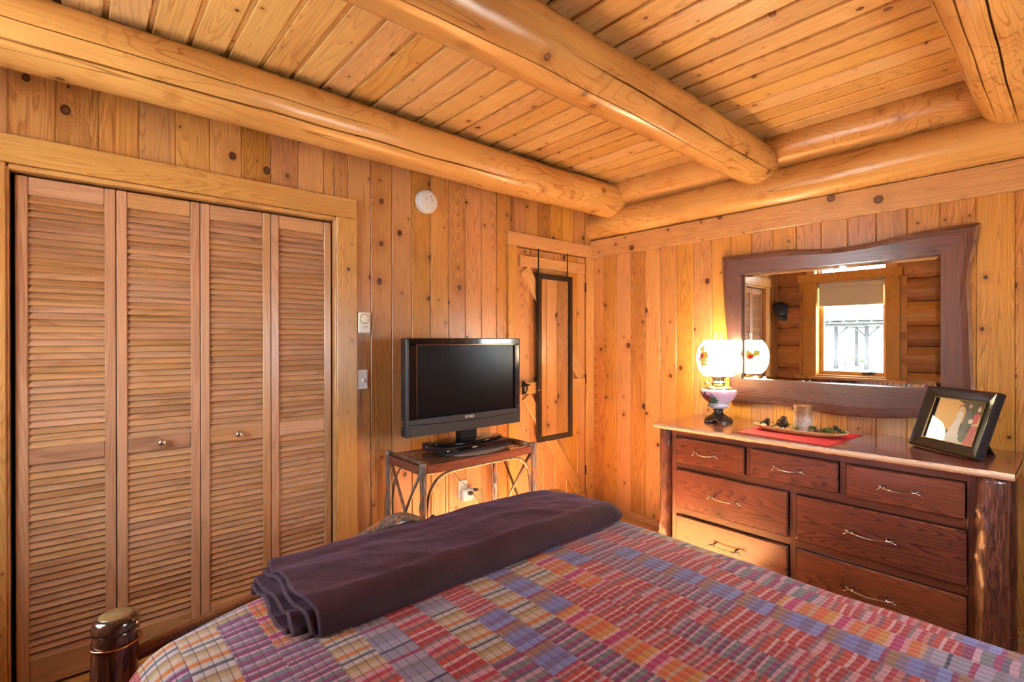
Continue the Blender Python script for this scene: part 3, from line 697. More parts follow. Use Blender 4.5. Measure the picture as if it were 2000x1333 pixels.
for k in range(9): link('roof_pole', MB().tube([(1.2, 0, 0), (-5.5, 0, 0.25)], 0.07, 8).mesh('rp'), 'greywood', pg, (-30, 7.4-k*0.65, 2.35))
link('roof', boxmesh(6.8, 6.0, 0.1, 0.01, 'roofblue'), 'roofblue', pg, (-32.2, 4.8, 2.6))
for k, y in enumerate((5.0, 4.45, 3.9)):
    hp = MB().tube([(0, -0.2, 0), (0, -0.2, 0.5)]+[(0, -0.2*math.cos(t*math.pi/8), 0.5+0.2*math.sin(t*math.pi/8)) for t in range(1, 8)]+[(0, 0.2, 0.5), (0, 0.2, 0)], 0.025, 8)
    o = link('hoop', hp.mesh('hoop'), 'iron', None, (-25.8, y, -0.3))
    tag(o, ['leftmost', 'middle', 'rightmost'][k]+' of the three black metal hoops on the ground by the pergola', 'hoop', 'metal hoops outside')
tr = link('tree_hedge', MB().lathe([(0.3, 0), (2.2, 0.8), (2.6, 2.5), (1.8, 4.2), (0.4, 5.2)], 14).mesh('hedge'), 'foliage', None, (-42, 8.5, -0.3)); tag(tr, 'rounded green tree beyond the pergola', 'tree')

# ================================================================== DRESSER
DT = 0.87
ds = thing('dresser', 'long rustic cedar dresser with bark-covered log posts and seven drawers', 'dresser', (-0.29, -1.72, 0))
# live edge top
n = 60; P = []
fe = [(-0.575+0.008*fbm(0, i*0.23, 1.7)+0.004*fbm(0, i*0.9, 4.4)) for i in range(n+1)]
ys = [-0.952-(2.500-0.952)*i/n for i in range(n+1)]
def lat(y): return y
mt = MB()
top = [[(-0.012, y_, DT) for y_ in ys], [(f+0.004, y_, DT) for f, y_ in zip(fe, ys)]]
mt.grid(top, False, True)
bot = [[(-0.012, y_, DT-0.029) for y_ in ys], [(f+0.012, y_, DT-0.029) for f, y_ in zip(fe, ys)]]
mt.grid(bot, False, False)
mt.grid([[(-0.012, y_, DT) for y_ in ys], [(-0.012, y_, DT-0.029) for y_ in ys]], False)
mt.grid([[(f+0.004, y_, DT) for f, y_ in zip(fe, ys)], [(f+0.012, y_, DT-0.029) for f, y_ in zip(fe, ys)]], False, True)
mt.add([(-0.012, ys[0], DT), (fe[0]+0.004, ys[0], DT), (fe[0]+0.012, ys[0], DT-0.029), (-0.012, ys[0], DT-0.029)], [(0, 1, 2, 3)])
mt.add([(-0.012, ys[-1], DT), (fe[-1]+0.004, ys[-1], DT), (fe[-1]+0.012, ys[-1], DT-0.029), (-0.012, ys[-1], DT-0.029)], [(3, 2, 1, 0)])
# local frame: grain must run along local Z -> rotate mesh (world y = local z)
def relocal(mb, axis, org):
    Rm = Matrix.Rotation(R(-90), 3, 'X') if axis == 'y' else Matrix.Rotation(R(90), 3, 'Y') if axis == 'x' else Matrix.Identity(3)
    inv = Rm.inverted(); mb.v = [tuple(inv @ (Vector(v)-Vector(org))) for v in mb.v]; return mb
link('top', relocal(mt, 'y', (-0.29, -1.72, DT)).mesh('top'), 'dtop', ds, (-0.29, -1.72, DT), ROT['y'])
me_ = MB()
ed = []
for q in range(5):
    t = q/4
    ed.append([(f+0.003-0.006*math.sin(t*math.pi)+0.014*max(0, t-0.45)+0.004*fbm(i*0.8, q, 2), y_, DT+0.0006-0.027*t-0.003*max(0, fbm(i*.35, 0, 8))*t) for i, (f, y_) in enumerate(zip(fe, ys))])
me_.grid(ed, True, True)
link('live_edge', relocal(me_, 'y', (-0.57, -1.72, DT)).mesh('live_edge'), 'sapwood', ds, (-0.57, -1.72, DT), ROT['y'])['label'] = 'pale sapwood front edge'
ye = [(x_, -2.5005) for x_ in (-0.57, -0.45, -0.3, -0.15, -0.012)]
link('end_edge', MB().grid([[(x_-(-0.29), -0.003, 0) for x_, _ in ye], [(x_-(-0.29), 0.004, -0.026) for x_, _ in ye]], True).mesh('end_edge'), 'sapwood', ds, (-0.29, -2.5005, DT))
# carcass and face frame
plank('carcass', -0.505, -0.03, -2.385, -1.045, 0.09, DT-0.030, 'y', 'dframe', ds, 0.003)
FX0, FX1 = -0.522, -0.505
for z0, z1 in ((0.803, 0.8395), (0.612, 0.657), (0.343, 0.388), (0.09, 0.13)): plank('face_rail', FX0, FX1, -2.385, -1.045, z0, z1, 'y', 'dframe', ds)
for y0, y1, z0, z1 in ((-1.077, -1.045, 0.09, 0.8395), (-2.41, -2.36, 0.09, 0.8395), (-1.508, -1.484, 0.657, 0.803), (-1.944, -1.918, 0.657, 0.803), (-1.733, -1.700, 0.13, 0.612)): plank('face_stile', FX0-0.001, FX1, y0, y1, z0, z1, 'z', 'dframe', ds)
DRW = [(-1.482, -1.080, 0.655, 0.799), (-1.916, -1.510, 0.655, 0.801), (-2.357, -1.946, 0.653, 0.801), (-1.698, -1.080, 0.388, 0.612), (-2.362, -1.735, 0.385, 0.609), (-1.698, -1.080, 0.132, 0.343), (-2.362, -1.735, 0.132, 0.343)]
HW = [0.062, 0.063, 0.064, 0.079, 0.083, 0.079, 0.083]
def handle(hw):
    k = ('h', hw)
    if k not in _cache:
        b = MB()
        pts = [(0.034*0 - 0.030, -hw, 0.004), (-0.036, -hw*0.45, -0.003), (-0.038, 0, -0.006), (-0.036, hw*0.5, -0.004), (-0.030, hw, 0.003)]
        b.tube(pts, [0.0035, 0.003, 0.0035, 0.003, 0.0038], 8)
        b.tube([(0, -hw*0.72, 0.005), (-0.033, -hw*0.72, 0.001)], 0.0042, 8); b.tube([(0, hw*0.8, 0.004), (-0.033, hw*0.8, 0.0)], 0.0042, 8)
        b.tube([(-0.031, -hw*0.92, 0.003), (-0.032, -hw*1.1, 0.012)], 0.0028, 6); b.tube([(-0.031, -hw*0.95, 0.003), (-0.03, -hw*1.2, -0.006)], 0.0028, 6)
        b.tube([(-0.031, hw*0.92, 0.002), (-0.032, hw*1.1, 0.011)], 0.0028, 6); b.tube([(-0.031, hw*0.95, 0.002), (-0.034, hw*1.18, -0.012)], 0.003, 6)
        me = b.mesh('handle'); me.materials.append(M['pewter']); _cache[k] = me
    return _cache[k]
for (y0, y1, z0, z1), hw in zip(DRW, HW):
    dr = plank('drawer', -0.542, -0.5225, y0, y1, z0, z1, 'y', 'dresser', ds, 0.006)
    hn = link('handle', handle(hw), None, dr, (-0.543, (y0+y1)/2-0.003, (z0+z1)/2+0.003), (R(90), 0, 0)); hn['label'] = 'twig-shaped metal handle'
def post(name, x, y, r, h, seed, parent, mat, knobs=4, lean=0.0, lo=0.85, seg=28):
    rings = 40; b = MB(); vs = []; rr_ = random.Random(seed)
    kn = [(rr_.uniform(0.1, 0.95)*h, rr_.uniform(2.2, 4.4), rr_.uniform(0.006, 0.012)) for _ in range(knobs)]
    for i in range(rings+1):
        z = h*i/rings; ox = 0.006*fbm(seed, 1, z, 3)+lean*z; oy = 0.006*fbm(seed, 5, z, 3)
        for k in range(seg):
            a = 2*math.pi*k/seg; q = r*(1.06-0.08*z/h)*(1+0.05*fbm(math.cos(a)*2+seed, math.sin(a)*2, z*9)+0.03*fbm(math.cos(a)*6+seed, math.sin(a)*6, z*3))
            for kz, ka, kh in kn:
                dd = ((z-kz)/0.018)**2+(min(abs(a-ka), 2*math.pi-abs(a-ka))*r/0.014)**2
                q += kh*math.exp(-dd)
            vs.append((ox+q*math.cos(a), oy+q*math.sin(a), z))
    b.add(vs, [(i*seg+k, i*seg+(k+1) % seg, (i+1)*seg+(k+1) % seg, (i+1)*seg+k) for i in range(rings) for k in range(seg)], True)
    b.f.append(tuple(range(seg-1, -1, -1))); b.f.append(tuple(rings*seg+k for k in range(seg))); b.sm += [False, False]
    return link(name, b.mesh('post'), mat, parent, (x, y, 0))
post('post', -0.520, -1.005, 0.036, DT-0.030, 4, ds, 'bark', 5)
post('post', -0.512, -2.432, 0.050, DT-0.030, 9, ds, 'bark', 8)
post('post', -0.075, -2.440, 0.036, DT-0.030, 14, ds, 'bark', 3); post('post', -0.075, -1.000, 0.036, DT-0.030, 19, ds, 'bark', 3)
link('foot_ring', MB().tube([(0.040*math.cos(t*math.pi/12), 0.040*math.sin(t*math.pi/12), 0) for t in range(25)], 0.003, 6, cap=False).mesh('ring'), 'copper', ds, (-0.075, -2.44, 0.06))

# ---- wall mirror with live-edge walnut frame
mr = thing('wall_mirror', 'large wall mirror in a wavy-edged walnut frame above the dresser', 'mirror', (-0.03, -1.73, 0.98))
IY0, IY1, IZ0, IZ1 = -2.210, -1.239, 1.128, 1.793
def strip(name, outer, inner, ax):
    # outer / inner: lists of (y,z) paired; slab from x=-0.006 to -0.034 with rounded live edge
    b = MB(); rows = []
    rows.append([(-0.004, o[0], o[1]) for o in outer])
    rows.append([(-0.022, o[0], o[1]) for o in outer])
    c = [(0.9*o[0]+0.1*i[0], 0.9*o[1]+0.1*i[1]) for o, i in zip(outer, inner)]
    rows.append([(-0.031, p[0], p[1]) for p in c])
    for t in (0.3, 0.6): rows.append([(-0.034, o[0]*(1-t)+i[0]*t, o[1]*(1-t)+i[1]*t) for o, i in zip(outer, inner)])
    rows.append([(-0.034, i[0], i[1]) for i in inner]); rows.append([(-0.012, i[0], i[1]) for i in inner]); rows.append([(-0.004, i[0], i[1]) for i in inner])
    b.grid(rows, False)
    m_ = len(outer)
    for e in (0, m_-1): b.add([r_[e] for r_ in rows], [tuple(range(len(rows)))])
    org = (-0.02, sum(o[0] for o in outer)/m_, sum(o[1] for o in outer)/m_)
    axis = ax
    o = link(name, relocal(b, axis, org).mesh(name), 'walnut', mr, org, ROT[axis] if axis != 'z' else (0, 0, 0))
    # live edge sapwood bead
    e = MB().grid([[(-0.003, p[0], p[1]) for p in outer], [(-0.0225, p[0]*1.0, p[1]) for p in outer], [(-0.0315, q[0], q[1]) for q in c]], True)
    mid = [0.5*(outer[m_//2][0]+inner[m_//2][0]), 0.5*(outer[m_//2][1]+inner[m_//2][1])]
    for i_, v in enumerate(e.v):
        j = i_ % m_; dy, dz = outer[j][0]-mid[0], outer[j][1]-mid[1]
        e.v[i_] = (v[0]-0.0006, v[1]+(0.0012 if (outer[j][0] > inner[j][0]) else -0.0012)*(ax == 'z'), v[2]+(0.0012 if outer[j][1] > inner[j][1] else -0.0012)*(ax == 'y'))
    ee = link('live_edge', relocal(e, axis, org).mesh('live_edge'), 'walnut_edge', o, org, (0, 0, 0)); ee.location = (0, 0, 0)
    return o
def spline(pts, n):
    out = []
    for k in range(n+1):
        t = k/n*(len(pts)-1); i = min(int(t), len(pts)-2); f = t-i
        p0, p1, p2, p3 = pts[max(i-1, 0)], pts[i], pts[i+1], pts[min(i+2, len(pts)-1)]
        out.append(tuple(0.5*((2*b)+(c-a)*f+(2*a-5*b+4*c-d)*f*f+(3*b-a-3*c+d)*f**3) for a, b, c, d in zip(p0, p1, p2, p3)))
    return out
TL, TR_, BR_, BL_ = (-1.113, 1.918), (-2.348, 1.922), (-2.338, 1.005), (-1.165, 0.975)
topo = spline([TL, (-1.20, 1.917), (-1.36, 1.915), (-1.52, 1.910), (-1.66, 1.892), (-1.80, 1.885), (-1.94, 1.893), (-2.06, 1.909), (-2.20, 1.921), TR_], 40)
topi = [(IY1+(IY0-IY1)*k/40, IZ1) for k in range(41)]
boto = spline([BL_, (-1.30, 0.977), (-1.45, 0.985), (-1.62, 0.972), (-1.78, 0.960), (-1.95, 0.962), (-2.12, 0.982), (-2.25, 0.998), BR_], 40)
boti = [(IY1+(IY0-IY1)*k/40, IZ0) for k in range(41)]
rto = spline([BR_, (-2.330, 1.13), (-2.322, 1.30), (-2.318, 1.45), (-2.312, 1.60), (-2.313, 1.70), (-2.335, 1.83), TR_], 32)
rti = [(IY0, IZ0+(IZ1-IZ0)*k/32) for k in range(33)]
lto = spline([BL_, (-1.158, 1.10), (-1.150, 1.25), (-1.140, 1.42), (-1.128, 1.55), (-1.118, 1.70), (-1.112, 1.82), TL], 32)
lti = [(IY1, IZ0+(IZ1-IZ0)*k/32) for k in range(33)]
strip('frame_board', topo[::-1], topi[::-1], 'y'); strip('frame_board', boto, boti, 'y'); strip('frame_board', rto[::-1], rti[::-1], 'z'); strip('frame_board', lto, lti, 'z')
gb = MB(); bv = 0.022
A = [(-0.0135, IY1, IZ0), (-0.0135, IY0, IZ0), (-0.0135, IY0, IZ1), (-0.0135, IY1, IZ1)]
B = [(-0.0160, IY1-bv, IZ0+bv), (-0.0160, IY0+bv, IZ0+bv), (-0.0160, IY0+bv, IZ1-bv), (-0.0160, IY1-bv, IZ1-bv)]
C_ = [(-0.006, p[1], p[2]) for p in A]
gb.add(A+B+C_, [(4, 7, 6, 5)[::-1], (0, 1, 5, 4), (1, 2, 6, 5), (2, 3, 7, 6), (3, 0, 4, 7), (8, 11, 10, 9)])
gb.v = [(v[0]+0.01, v[1]+1.72, v[2]-1.46) for v in gb.v]
link('mirror_glass', gb.mesh('mirror_glass'), 'mirror', mr, (-0.01, -1.72, 1.46))

# ---- oil lamp
LX, LY = -0.225, -1.185
lp = thing('oil_lamp', 'lit parlor lamp with a painted glass globe and porcelain bowl on the dresser', 'lamp', (LX, LY, DT))
fb = MB(); seg = 48; prof = [(0.082, 0.0), (0.084, 0.006), (0.078, 0.020), (0.058, 0.034), (0.036, 0.046), (0.026, 0.060), (0.028, 0.072), (0.022, 0.082)]
vs = []
for i, (r_, z_) in enumerate(prof):
    for k in range(seg):
        a = 2*math.pi*k/seg; lob = 1+0.13*math.cos(4*(a+0.5))*max(0, 1-i/4); zz = z_
        if i < 3: zz = max(0, z_+0.018*max(0, -math.cos(4*(a+0.5)))*(1-i/3))
        q = r_*lob*(1+0.02*math.sin(24*a)*(i < 5)); vs.append((q*math.cos(a), q*math.sin(a), zz))
fb.add(vs, [(i*seg+k, i*seg+(k+1) % seg, (i+1)*seg+(k+1) % seg, (i+1)*seg+k) for i in range(len(prof)-1) for k in range(seg)], True)
fb.f.append(tuple((len(prof)-1)*seg+k for k in range(seg))); fb.sm.append(False)
link('foot', fb.mesh('foot'), 'antique', lp, (LX, LY, DT))
link('bowl', MB().lathe([(0.022, -0.068), (0.045, -0.064), (0.062, -0.052), (0.064, -0.044), (0.056, -0.038), (0.062, -0.030), (0.090, -0.005), (0.104, 0.022), (0.108, 0.040), (0.102, 0.050), (0.080, 0.057), (0.060, 0.060)], 48).mesh('bowl'), 'porcelain', lp, (LX, LY, DT+0.148))
link('collar', MB().lathe([(0.084, 0), (0.086, 0.004), (0.078, 0.010), (0.060, 0.018), (0.046, 0.022)], 40).mesh('collar'), 'brass', lp, (LX, LY, DT+0.203))
link('burner', MB().lathe([(0.040, 0), (0.036, 0.010), (0.044, 0.013), (0.036, 0.018), (0.034, 0.040), (0.040, 0.044), (0.052, 0.054), (0.050, 0.058)], 40).mesh('burner'), 'pewter', lp, (LX, LY, DT+0.226))
kn = MB().tube([(0, 0, 0), (-0.028, 0.026, 0)], 0.003, 6).tube([(-0.026, 0.024, 0), (-0.032, 0.03, 0)], [0.012, 0.012], 12)
link('wick_knob', kn.mesh('wick_knob'), 'brass', lp, (LX-0.026, LY+0.026, DT+0.236))
gp = []
for k in range(25):
    t = -0.82+1.66*k/24; gp.append((0.126*math.sqrt(max(0.0, 1-(abs(t)**2.2)*0.86)), 0.111*t/0.84))
link('globe', MB().lathe(gp, 56, close=False).mesh('globe'), 'globe', lp, (LX, LY, DT+0.392))
link('chimney', MB().lathe([(0.026, 0), (0.025, 0.05), (0.0245, 0.095)], 28, close=False).mesh('chimney'), 'chimney', lp, (LX, LY, DT+0.456))

# ---- runner, tray, candle, pine cones, potpourri
rn = MB(); q = [(-0.497, -1.427), (-0.541, -1.875), (-0.092, -1.901), (-0.135, -1.449)]
rn.add([(x_, y_, DT+0.0005) for x_, y_ in q]+[(x_, y_, DT+0.0035) for x_, y_ in q], [(3, 2, 1, 0), (4, 5, 6, 7), (0, 1, 5, 4), (1, 2, 6, 5), (2, 3, 7, 6), (3, 0, 4, 7)])
tag(link('table_runner', rn.mesh('runner'), 'red'), 'red cloth mat under the wooden tray', 'mat')
TC = Vector((-0.300, -1.668, DT+0.004)); TA = math.atan2(-0.44, 0.02)
def trayp(s_, w_, z_): return (TC.x+s_*math.cos(TA)-w_*math.sin(TA), TC.y+s_*math.sin(TA)+w_*math.cos(TA), TC.z+z_)
tb = MB(); ns, nw = 40, 14
def ellip(t, k, z_, rim=0):
    a = 2*math.pi*t; sx = 0.232*k; sw_ = 0.070*k
    c_, s_ = math.cos(a), math.sin(a); e = 0.7
    return (sx*math.copysign(abs(c_)**e, c_), sw_*math.copysign(abs(s_)**e, s_), z_+0.006*abs(c_)**3*k)
rows = [(0.0, 0.0), (0.55, 0.0), (0.78, 0.003), (0.92, 0.014), (1.0, 0.026), (0.965, 0.027), (0.89, 0.016), (0.74, 0.008), (0.0, 0.007)]
tb.grid([[ellip(t/48, max(k_, 0.001), z_) for t in range(49)] for k_, z_ in rows], True, True)
tb.v = [(v[1], v[2], v[0]) for v in tb.v]   # length along local Z
ty = link('dough_bowl_tray', tb.mesh('tray'), 'trim', None, TC); ty.rotation_euler = Matrix(((-math.sin(TA), 0, math.cos(TA)), (math.cos(TA), 0, math.sin(TA)), (0, 1, 0))).to_euler()
tag(ty, 'long shallow wooden tray on the red mat', 'tray')
cn = thing('pillar_candle', 'brown frosted pillar candle standing in the wooden tray', 'candle', (-0.272, -1.678, DT+0.013))
link('wax', MB().lathe([(0.043, 0), (0.044, 0.003), (0.044, 0.136), (0.042, 0.139), (0.036, 0.136), (0.012, 0.133), (0.001, 0.133)], 40).mesh('wax'), 'wax', cn, (-0.272, -1.678, DT+0.013))
link('wick', MB().tube([(0, 0, 0), (0.001, 0, 0.012)], 0.0015, 6).mesh('wick'), 'white', cn, (-0.272, -1.678, DT+0.145))
def cone(label, s_, w_, z_, size, rot, n=9):
    c = MB(); rr_ = random.Random(int(s_*1000)+7)
    c.lathe([(0.15*size, 0), (0.42*size, 0.25*size), (0.45*size, 0.7*size), (0.3*size, 1.3*size), (0.08*size, 1.75*size)], 12)
    for L in range(n):
        f = L/(n-1); r_ = size*(0.55+0.42*math.sin(math.pi*(0.18+0.8*f)))*(1-0.35*f); zz = size*(0.1+1.6*f)
        m_ = max(5, int(11-5*f))
        for k in range(m_):
            a = 2*math.pi*(k+0.5*(L % 2))/m_; ca, sa = math.cos(a), math.sin(a); wd = 0.20*size; b0 = 0.5*r_
            pts = [(b0, 0, zz), (r_*0.85, wd, zz+0.10*size), (r_, 0.1*wd, zz+0.22*size), (r_*0.85, -wd, zz+0.10*size), (r_*0.9, 0, zz+0.03*size)]
            c.add([(x_*ca-y_*sa, x_*sa+y_*ca, h_) for x_, y_, h_ in pts], [(0, 1, 2, 3), (0, 4, 1), (1, 4, 2), (2, 4, 3), (3, 4, 0)])
    o = link('pine_cone', c.mesh('pine_cone'), 'cone', None, trayp(s_, w_, z_+0.006), rot); tag(o, label, 'pine cone', 'pine cones in the tray'); return o
cone('small pine cone at the lamp end of the tray', -0.175, 0.0, 0.016, 0.024, (0.3, 0.5, 0))
cone('largest pine cone beside the pillar candle', -0.085, -0.018, 0.018, 0.034, (0.25, -0.2, 0.6))
cone('pine cone at the picture frame end of the tray', 0.180, 0.0, 0.016, 0.022, (-0.4, 0.3, 0.2))
rr_ = random.Random(5)
pm = []
b = MB(); b.grid([[(0.016*(i/4-0.5)*2*(1-0.25*abs(j-2)/2), 0.010*(j/4-0.5)*2, 0.008*math.cos((i/4-0.5)*2.6)) for j in range(5)] for i in range(5)], True); b.grid([[(0.016*(i/4-0.5)*2*(1-0.25*abs(j-2)/2), 0.010*(j/4-0.5)*2, 0.0065*math.cos((i/4-0.5)*2.6)-0.001) for j in range(5)] for i in range(5)], True, True); pm.append(b)
b = MB(); b.lathe([(0.001, -0.010), (0.007, -0.007), (0.0105, 0), (0.008, 0.007), (0.001, 0.010)], 8); pm.append(b)
b = MB()
for k in range(7): b.tube([(0, 0, 0), (0.012*math.cos(k*0.9), 0.012*math.sin(k*0.9), 0.012+0.004*(k % 3)), (0.017*math.cos(k*0.9+0.3), 0.017*math.sin(k*0.9+0.3), 0.016+0.006*(k % 2))], [0.0025, 0.0035, 0.001], 5)
pm.append(b)
kinds = [('wood_curl', 'pale curled wood shaving among the potpourri in the tray', 'plant_pale', 0), ('dried_pod', 'small yellow dried pod in the potpourri tray', 'plant_yellow', 1), ('moss_sprig', 'green dried moss sprig in the potpourri tray', 'plant_green', 2), ('dried_pod', 'small dark brown dried pod in the potpourri tray', 'plant_brown', 1)]
pms = {}
for nm, lb, mt_, k in kinds:
    me = pm[k].mesh(nm); me.materials.append(M[mt_]); pms[lb] = me
for q in range(38):
    s_ = rr_.uniform(-0.20, 0.205); w_ = rr_.uniform(-0.042, 0.042)
    if abs(s_-0.0) < 0.055 and w_ > -0.048 and w_ < 0.05 and rr_.random() < 2: w_ = -0.052 if q % 2 else 0.054
    nm, lb, mt_, k = kinds[(0, 1, 2, 3, 0, 2, 1, 0)[q % 8]]
    o = link(nm, pms[lb], None, None, trayp(s_, w_, 0.018+rr_.uniform(0, 0.010)), (rr_.uniform(-.5, .5), rr_.uniform(-.5, .5), rr_.uniform(0, 6)))
    tag(o, lb, 'potpourri', 'dried potpourri in the tray')

# ---- photo frame
BLc, BRc = Vector((-0.215, -2.129, DT)), Vector((-0.418, -2.389, DT))
ex = (BRc-BLc).normalized(); bk = Vector((-ex.y, ex.x, 0)); bk = bk if bk.x > 0 else -bk
lean = R(20); ez = Vector((bk.x*math.sin(lean), bk.y*math.sin(lean), math.cos(lean))); ey = ez.cross(ex)
FW, FH = (BRc-BLc).length, 0.292
pf = thing('photo_frame', 'black framed wedding photograph leaning on its easel on the dresser', 'photo frame', (0, 0, 0))
pf.matrix_world = Matrix(((ex.x, ey.x, ez.x, BLc.x), (ex.y, ey.y, ez.y, BLc.y), (ex.z, ey.z, ez.z, BLc.z+0.0065), (0, 0, 0, 1)))
del pf['org']; pf['org'] = (0, 0, 0)
bwf = 0.048
def fbar(name, c0, c1, i0, i1):
    # mitred moulding: outer edge c0-c1, inner edge i0-i1 (x,z)
    prof = [(0.0, 0.016), (0.0, -0.014), (0.10, -0.020), (0.25, -0.016), (0.80, -0.004), (0.90, -0.006), (1.0, -0.002), (1.0, 0.012)]
    b = MB(); r_ = [[(c[0]*(1-t)+i[0]*t, y_, c[1]*(1-t)+i[1]*t) for t, y_ in prof] for c, i in ((c0, i0), (c1, i1))]
    n_ = len(prof); b.add(r_[0]+r_[1], [(k, (k+1) % n_, n_+(k+1) % n_, n_+k) for k in range(n_)]+[tuple(range(n_-1, -1, -1)), tuple(range(n_, 2*n_))])
    o = link(name, b.mesh(name), 'blackframe', pf); 
    return o
O4 = [(0, 0), (FW, 0), (FW, FH), (0, FH)]; I4 = [(bwf, bwf), (FW-bwf, bwf), (FW-bwf, FH-bwf), (bwf, FH-bwf)]
for k in range(4): fbar('frame_bar', O4[k], O4[(k+1) % 4], I4[k], I4[(k+1) % 4])
gl = 0.0011
for k in range(4):
    p, q_ = I4[k], I4[(k+1) % 4]; hx = (min(p[0], q_[0])-0.0, max(p[0], q_[0])+0.0); hz = (min(p[1], q_[1]), max(p[1], q_[1]))
    o = link('gold_fillet', MB().box(hx[0]-gl*(hx[0] == hx[1]), hx[1]+gl*(hx[0] == hx[1]), -0.0065, -0.002, hz[0]-gl*(hz[0] == hz[1]), hz[1]+gl*(hz[0] == hz[1])).mesh('fillet'), 'gold', pf)
PW, PH = FW-2*bwf, FH-2*bwf
def colmat(nm, c, rough=0.4): 
    if nm not in M: M[nm] = plain(nm, c, rough)
    return nm
ph = link('photo_print', MB().box(bwf, FW-bwf, 0.004, 0.006, bwf, FH-bwf).mesh('print'), colmat('photo_backdrop', (0.035, 0.032, 0.026)), pf)
def blob(nm, col, pts, lay):
    b = MB(); b.add([(bwf+x_*PW, 0.004-0.00012*lay, bwf+z_*PH) for x_, z_ in pts], [tuple(range(len(pts)))])
    o = link(nm, b.mesh(nm), colmat('photo_'+nm, col), ph); return o
def oval(cx, cz, rx, rz, n_=14): return [(cx+rx*math.cos(2*math.pi*k/n_), cz+rz*math.sin(2*math.pi*k/n_)) for k in range(n_)]
blob('meadow', (0.10, 0.09, 0.05), [(0, 0), (1, 0), (1, 0.28), (0, 0.42)], 1)
blob('hedge', (0.05, 0.06, 0.03), [(0.62, 0.55), (1, 0.5), (1, 1), (0.62, 1)], 1)
blob('wall_lamp_reflection', (0.72, 0.40, 0.11), [(0.06, 0.42), (0.30, 0.30), (0.46, 0.27), (0.60, 0.36), (0.66, 0.55), (0.66, 0.75), (0.58, 0.93), (0.45, 1.0), (0.06, 1.0)], 2)  # golden lamp reflection painted over the wall in the print
blob('bridal_gown', (0.70, 0.66, 0.68), [(0.36, 0.02), (0.44, 0.28), (0.52, 0.60), (0.50, 0.72), (0.56, 0.76), (0.63, 0.70), (0.62, 0.48), (0.63, 0.24), (0.80, 0.02)], 3)
blob('bride_face', (0.75, 0.50, 0.33), oval(0.56, 0.82, 0.035, 0.06), 4)
blob('bride_hair', (0.30, 0.15, 0.06), [(0.50, 0.80), (0.52, 0.90), (0.57, 0.92), (0.61, 0.88), (0.60, 0.83), (0.56, 0.88)], 5)
blob('bouquet', (0.35, 0.12, 0.55), oval(0.20, 0.20, 0.075, 0.11, 9), 4)
blob('suit', (0.10, 0.105, 0.12), [(0.72, 0.05), (0.66, 0.12), (0.66, 0.50), (0.65, 0.72), (0.70, 0.80), (0.76, 0.78), (0.80, 0.66), (0.80, 0.40), (0.76, 0.05)], 4)
blob('groom_face', (0.60, 0.36, 0.24), oval(0.715, 0.885, 0.030, 0.065), 5)
blob('groom_beard', (0.16, 0.07, 0.04), [(0.688, 0.88), (0.70, 0.825), (0.73, 0.825), (0.742, 0.88), (0.715, 0.855)], 6)
blob('groom_hair', (0.08, 0.05, 0.04), [(0.686, 0.91), (0.70, 0.955), (0.735, 0.955), (0.744, 0.91), (0.715, 0.935)], 6)
blob('pink_dress', (0.55, 0.08, 0.13), [(0.76, 0.0), (0.82, 0.30), (0.84, 0.50), (0.82, 0.70), (0.88, 0.76), (0.95, 0.72), (0.94, 0.48), (0.99, 0.0)], 6)
blob('guest_face', (0.72, 0.47, 0.36), oval(0.895, 0.84, 0.030, 0.06), 7)
blob('guest_hair', (0.35, 0.2, 0.10), [(0.865, 0.86), (0.88, 0.915), (0.92, 0.91), (0.932, 0.82), (0.915, 0.88)], 8)
blob('guest_arm', (0.70, 0.45, 0.34), [(0.93, 0.72), (0.965, 0.55), (0.95, 0.46), (0.83, 0.45), (0.83, 0.49), (0.93, 0.52)], 8)
blob('white_flowers', (0.75, 0.70, 0.68), oval(0.80, 0.55, 0.045, 0.06, 8), 9)
link('glass', MB().box(bwf-0.004, FW-bwf+0.004, 0.0005, 0.0017, bwf-0.004, FH-bwf+0.004).mesh('pglass'), 'pane', pf)
link('backing', MB().box(0.012, FW-0.012, 0.0135, 0.018, 0.012, FH-0.012).mesh('backing'), 'black', pf)
lg = MB(); cz = FH*0.62
# easel leg, swung back until it meets the dresser top
foot = Vector((FW*0.55, 0.018+0.14, 0)); 
zf = 0.0
# find local z where world z = DT: world z = BL.z + y*ey.z + z*ez.z
zf = (-foot.y*ey.z-0.0055)/ez.z
lg.add([(FW*0.45, 0.019, cz), (FW*0.65, 0.019, cz), (FW*0.72, foot.y, zf), (FW*0.38, foot.y, zf), (FW*0.45, 0.023, cz), (FW*0.65, 0.023, cz), (FW*0.72, foot.y+0.004, zf+0.001), (FW*0.38, foot.y+0.004, zf+0.001)], [(0, 1, 2, 3), (7, 6, 5, 4), (0, 4, 5, 1), (1, 5, 6, 2), (2, 6, 7, 3), (3, 7, 4, 0)])
link('easel_leg', lg.mesh('easel'), 'black', pf)

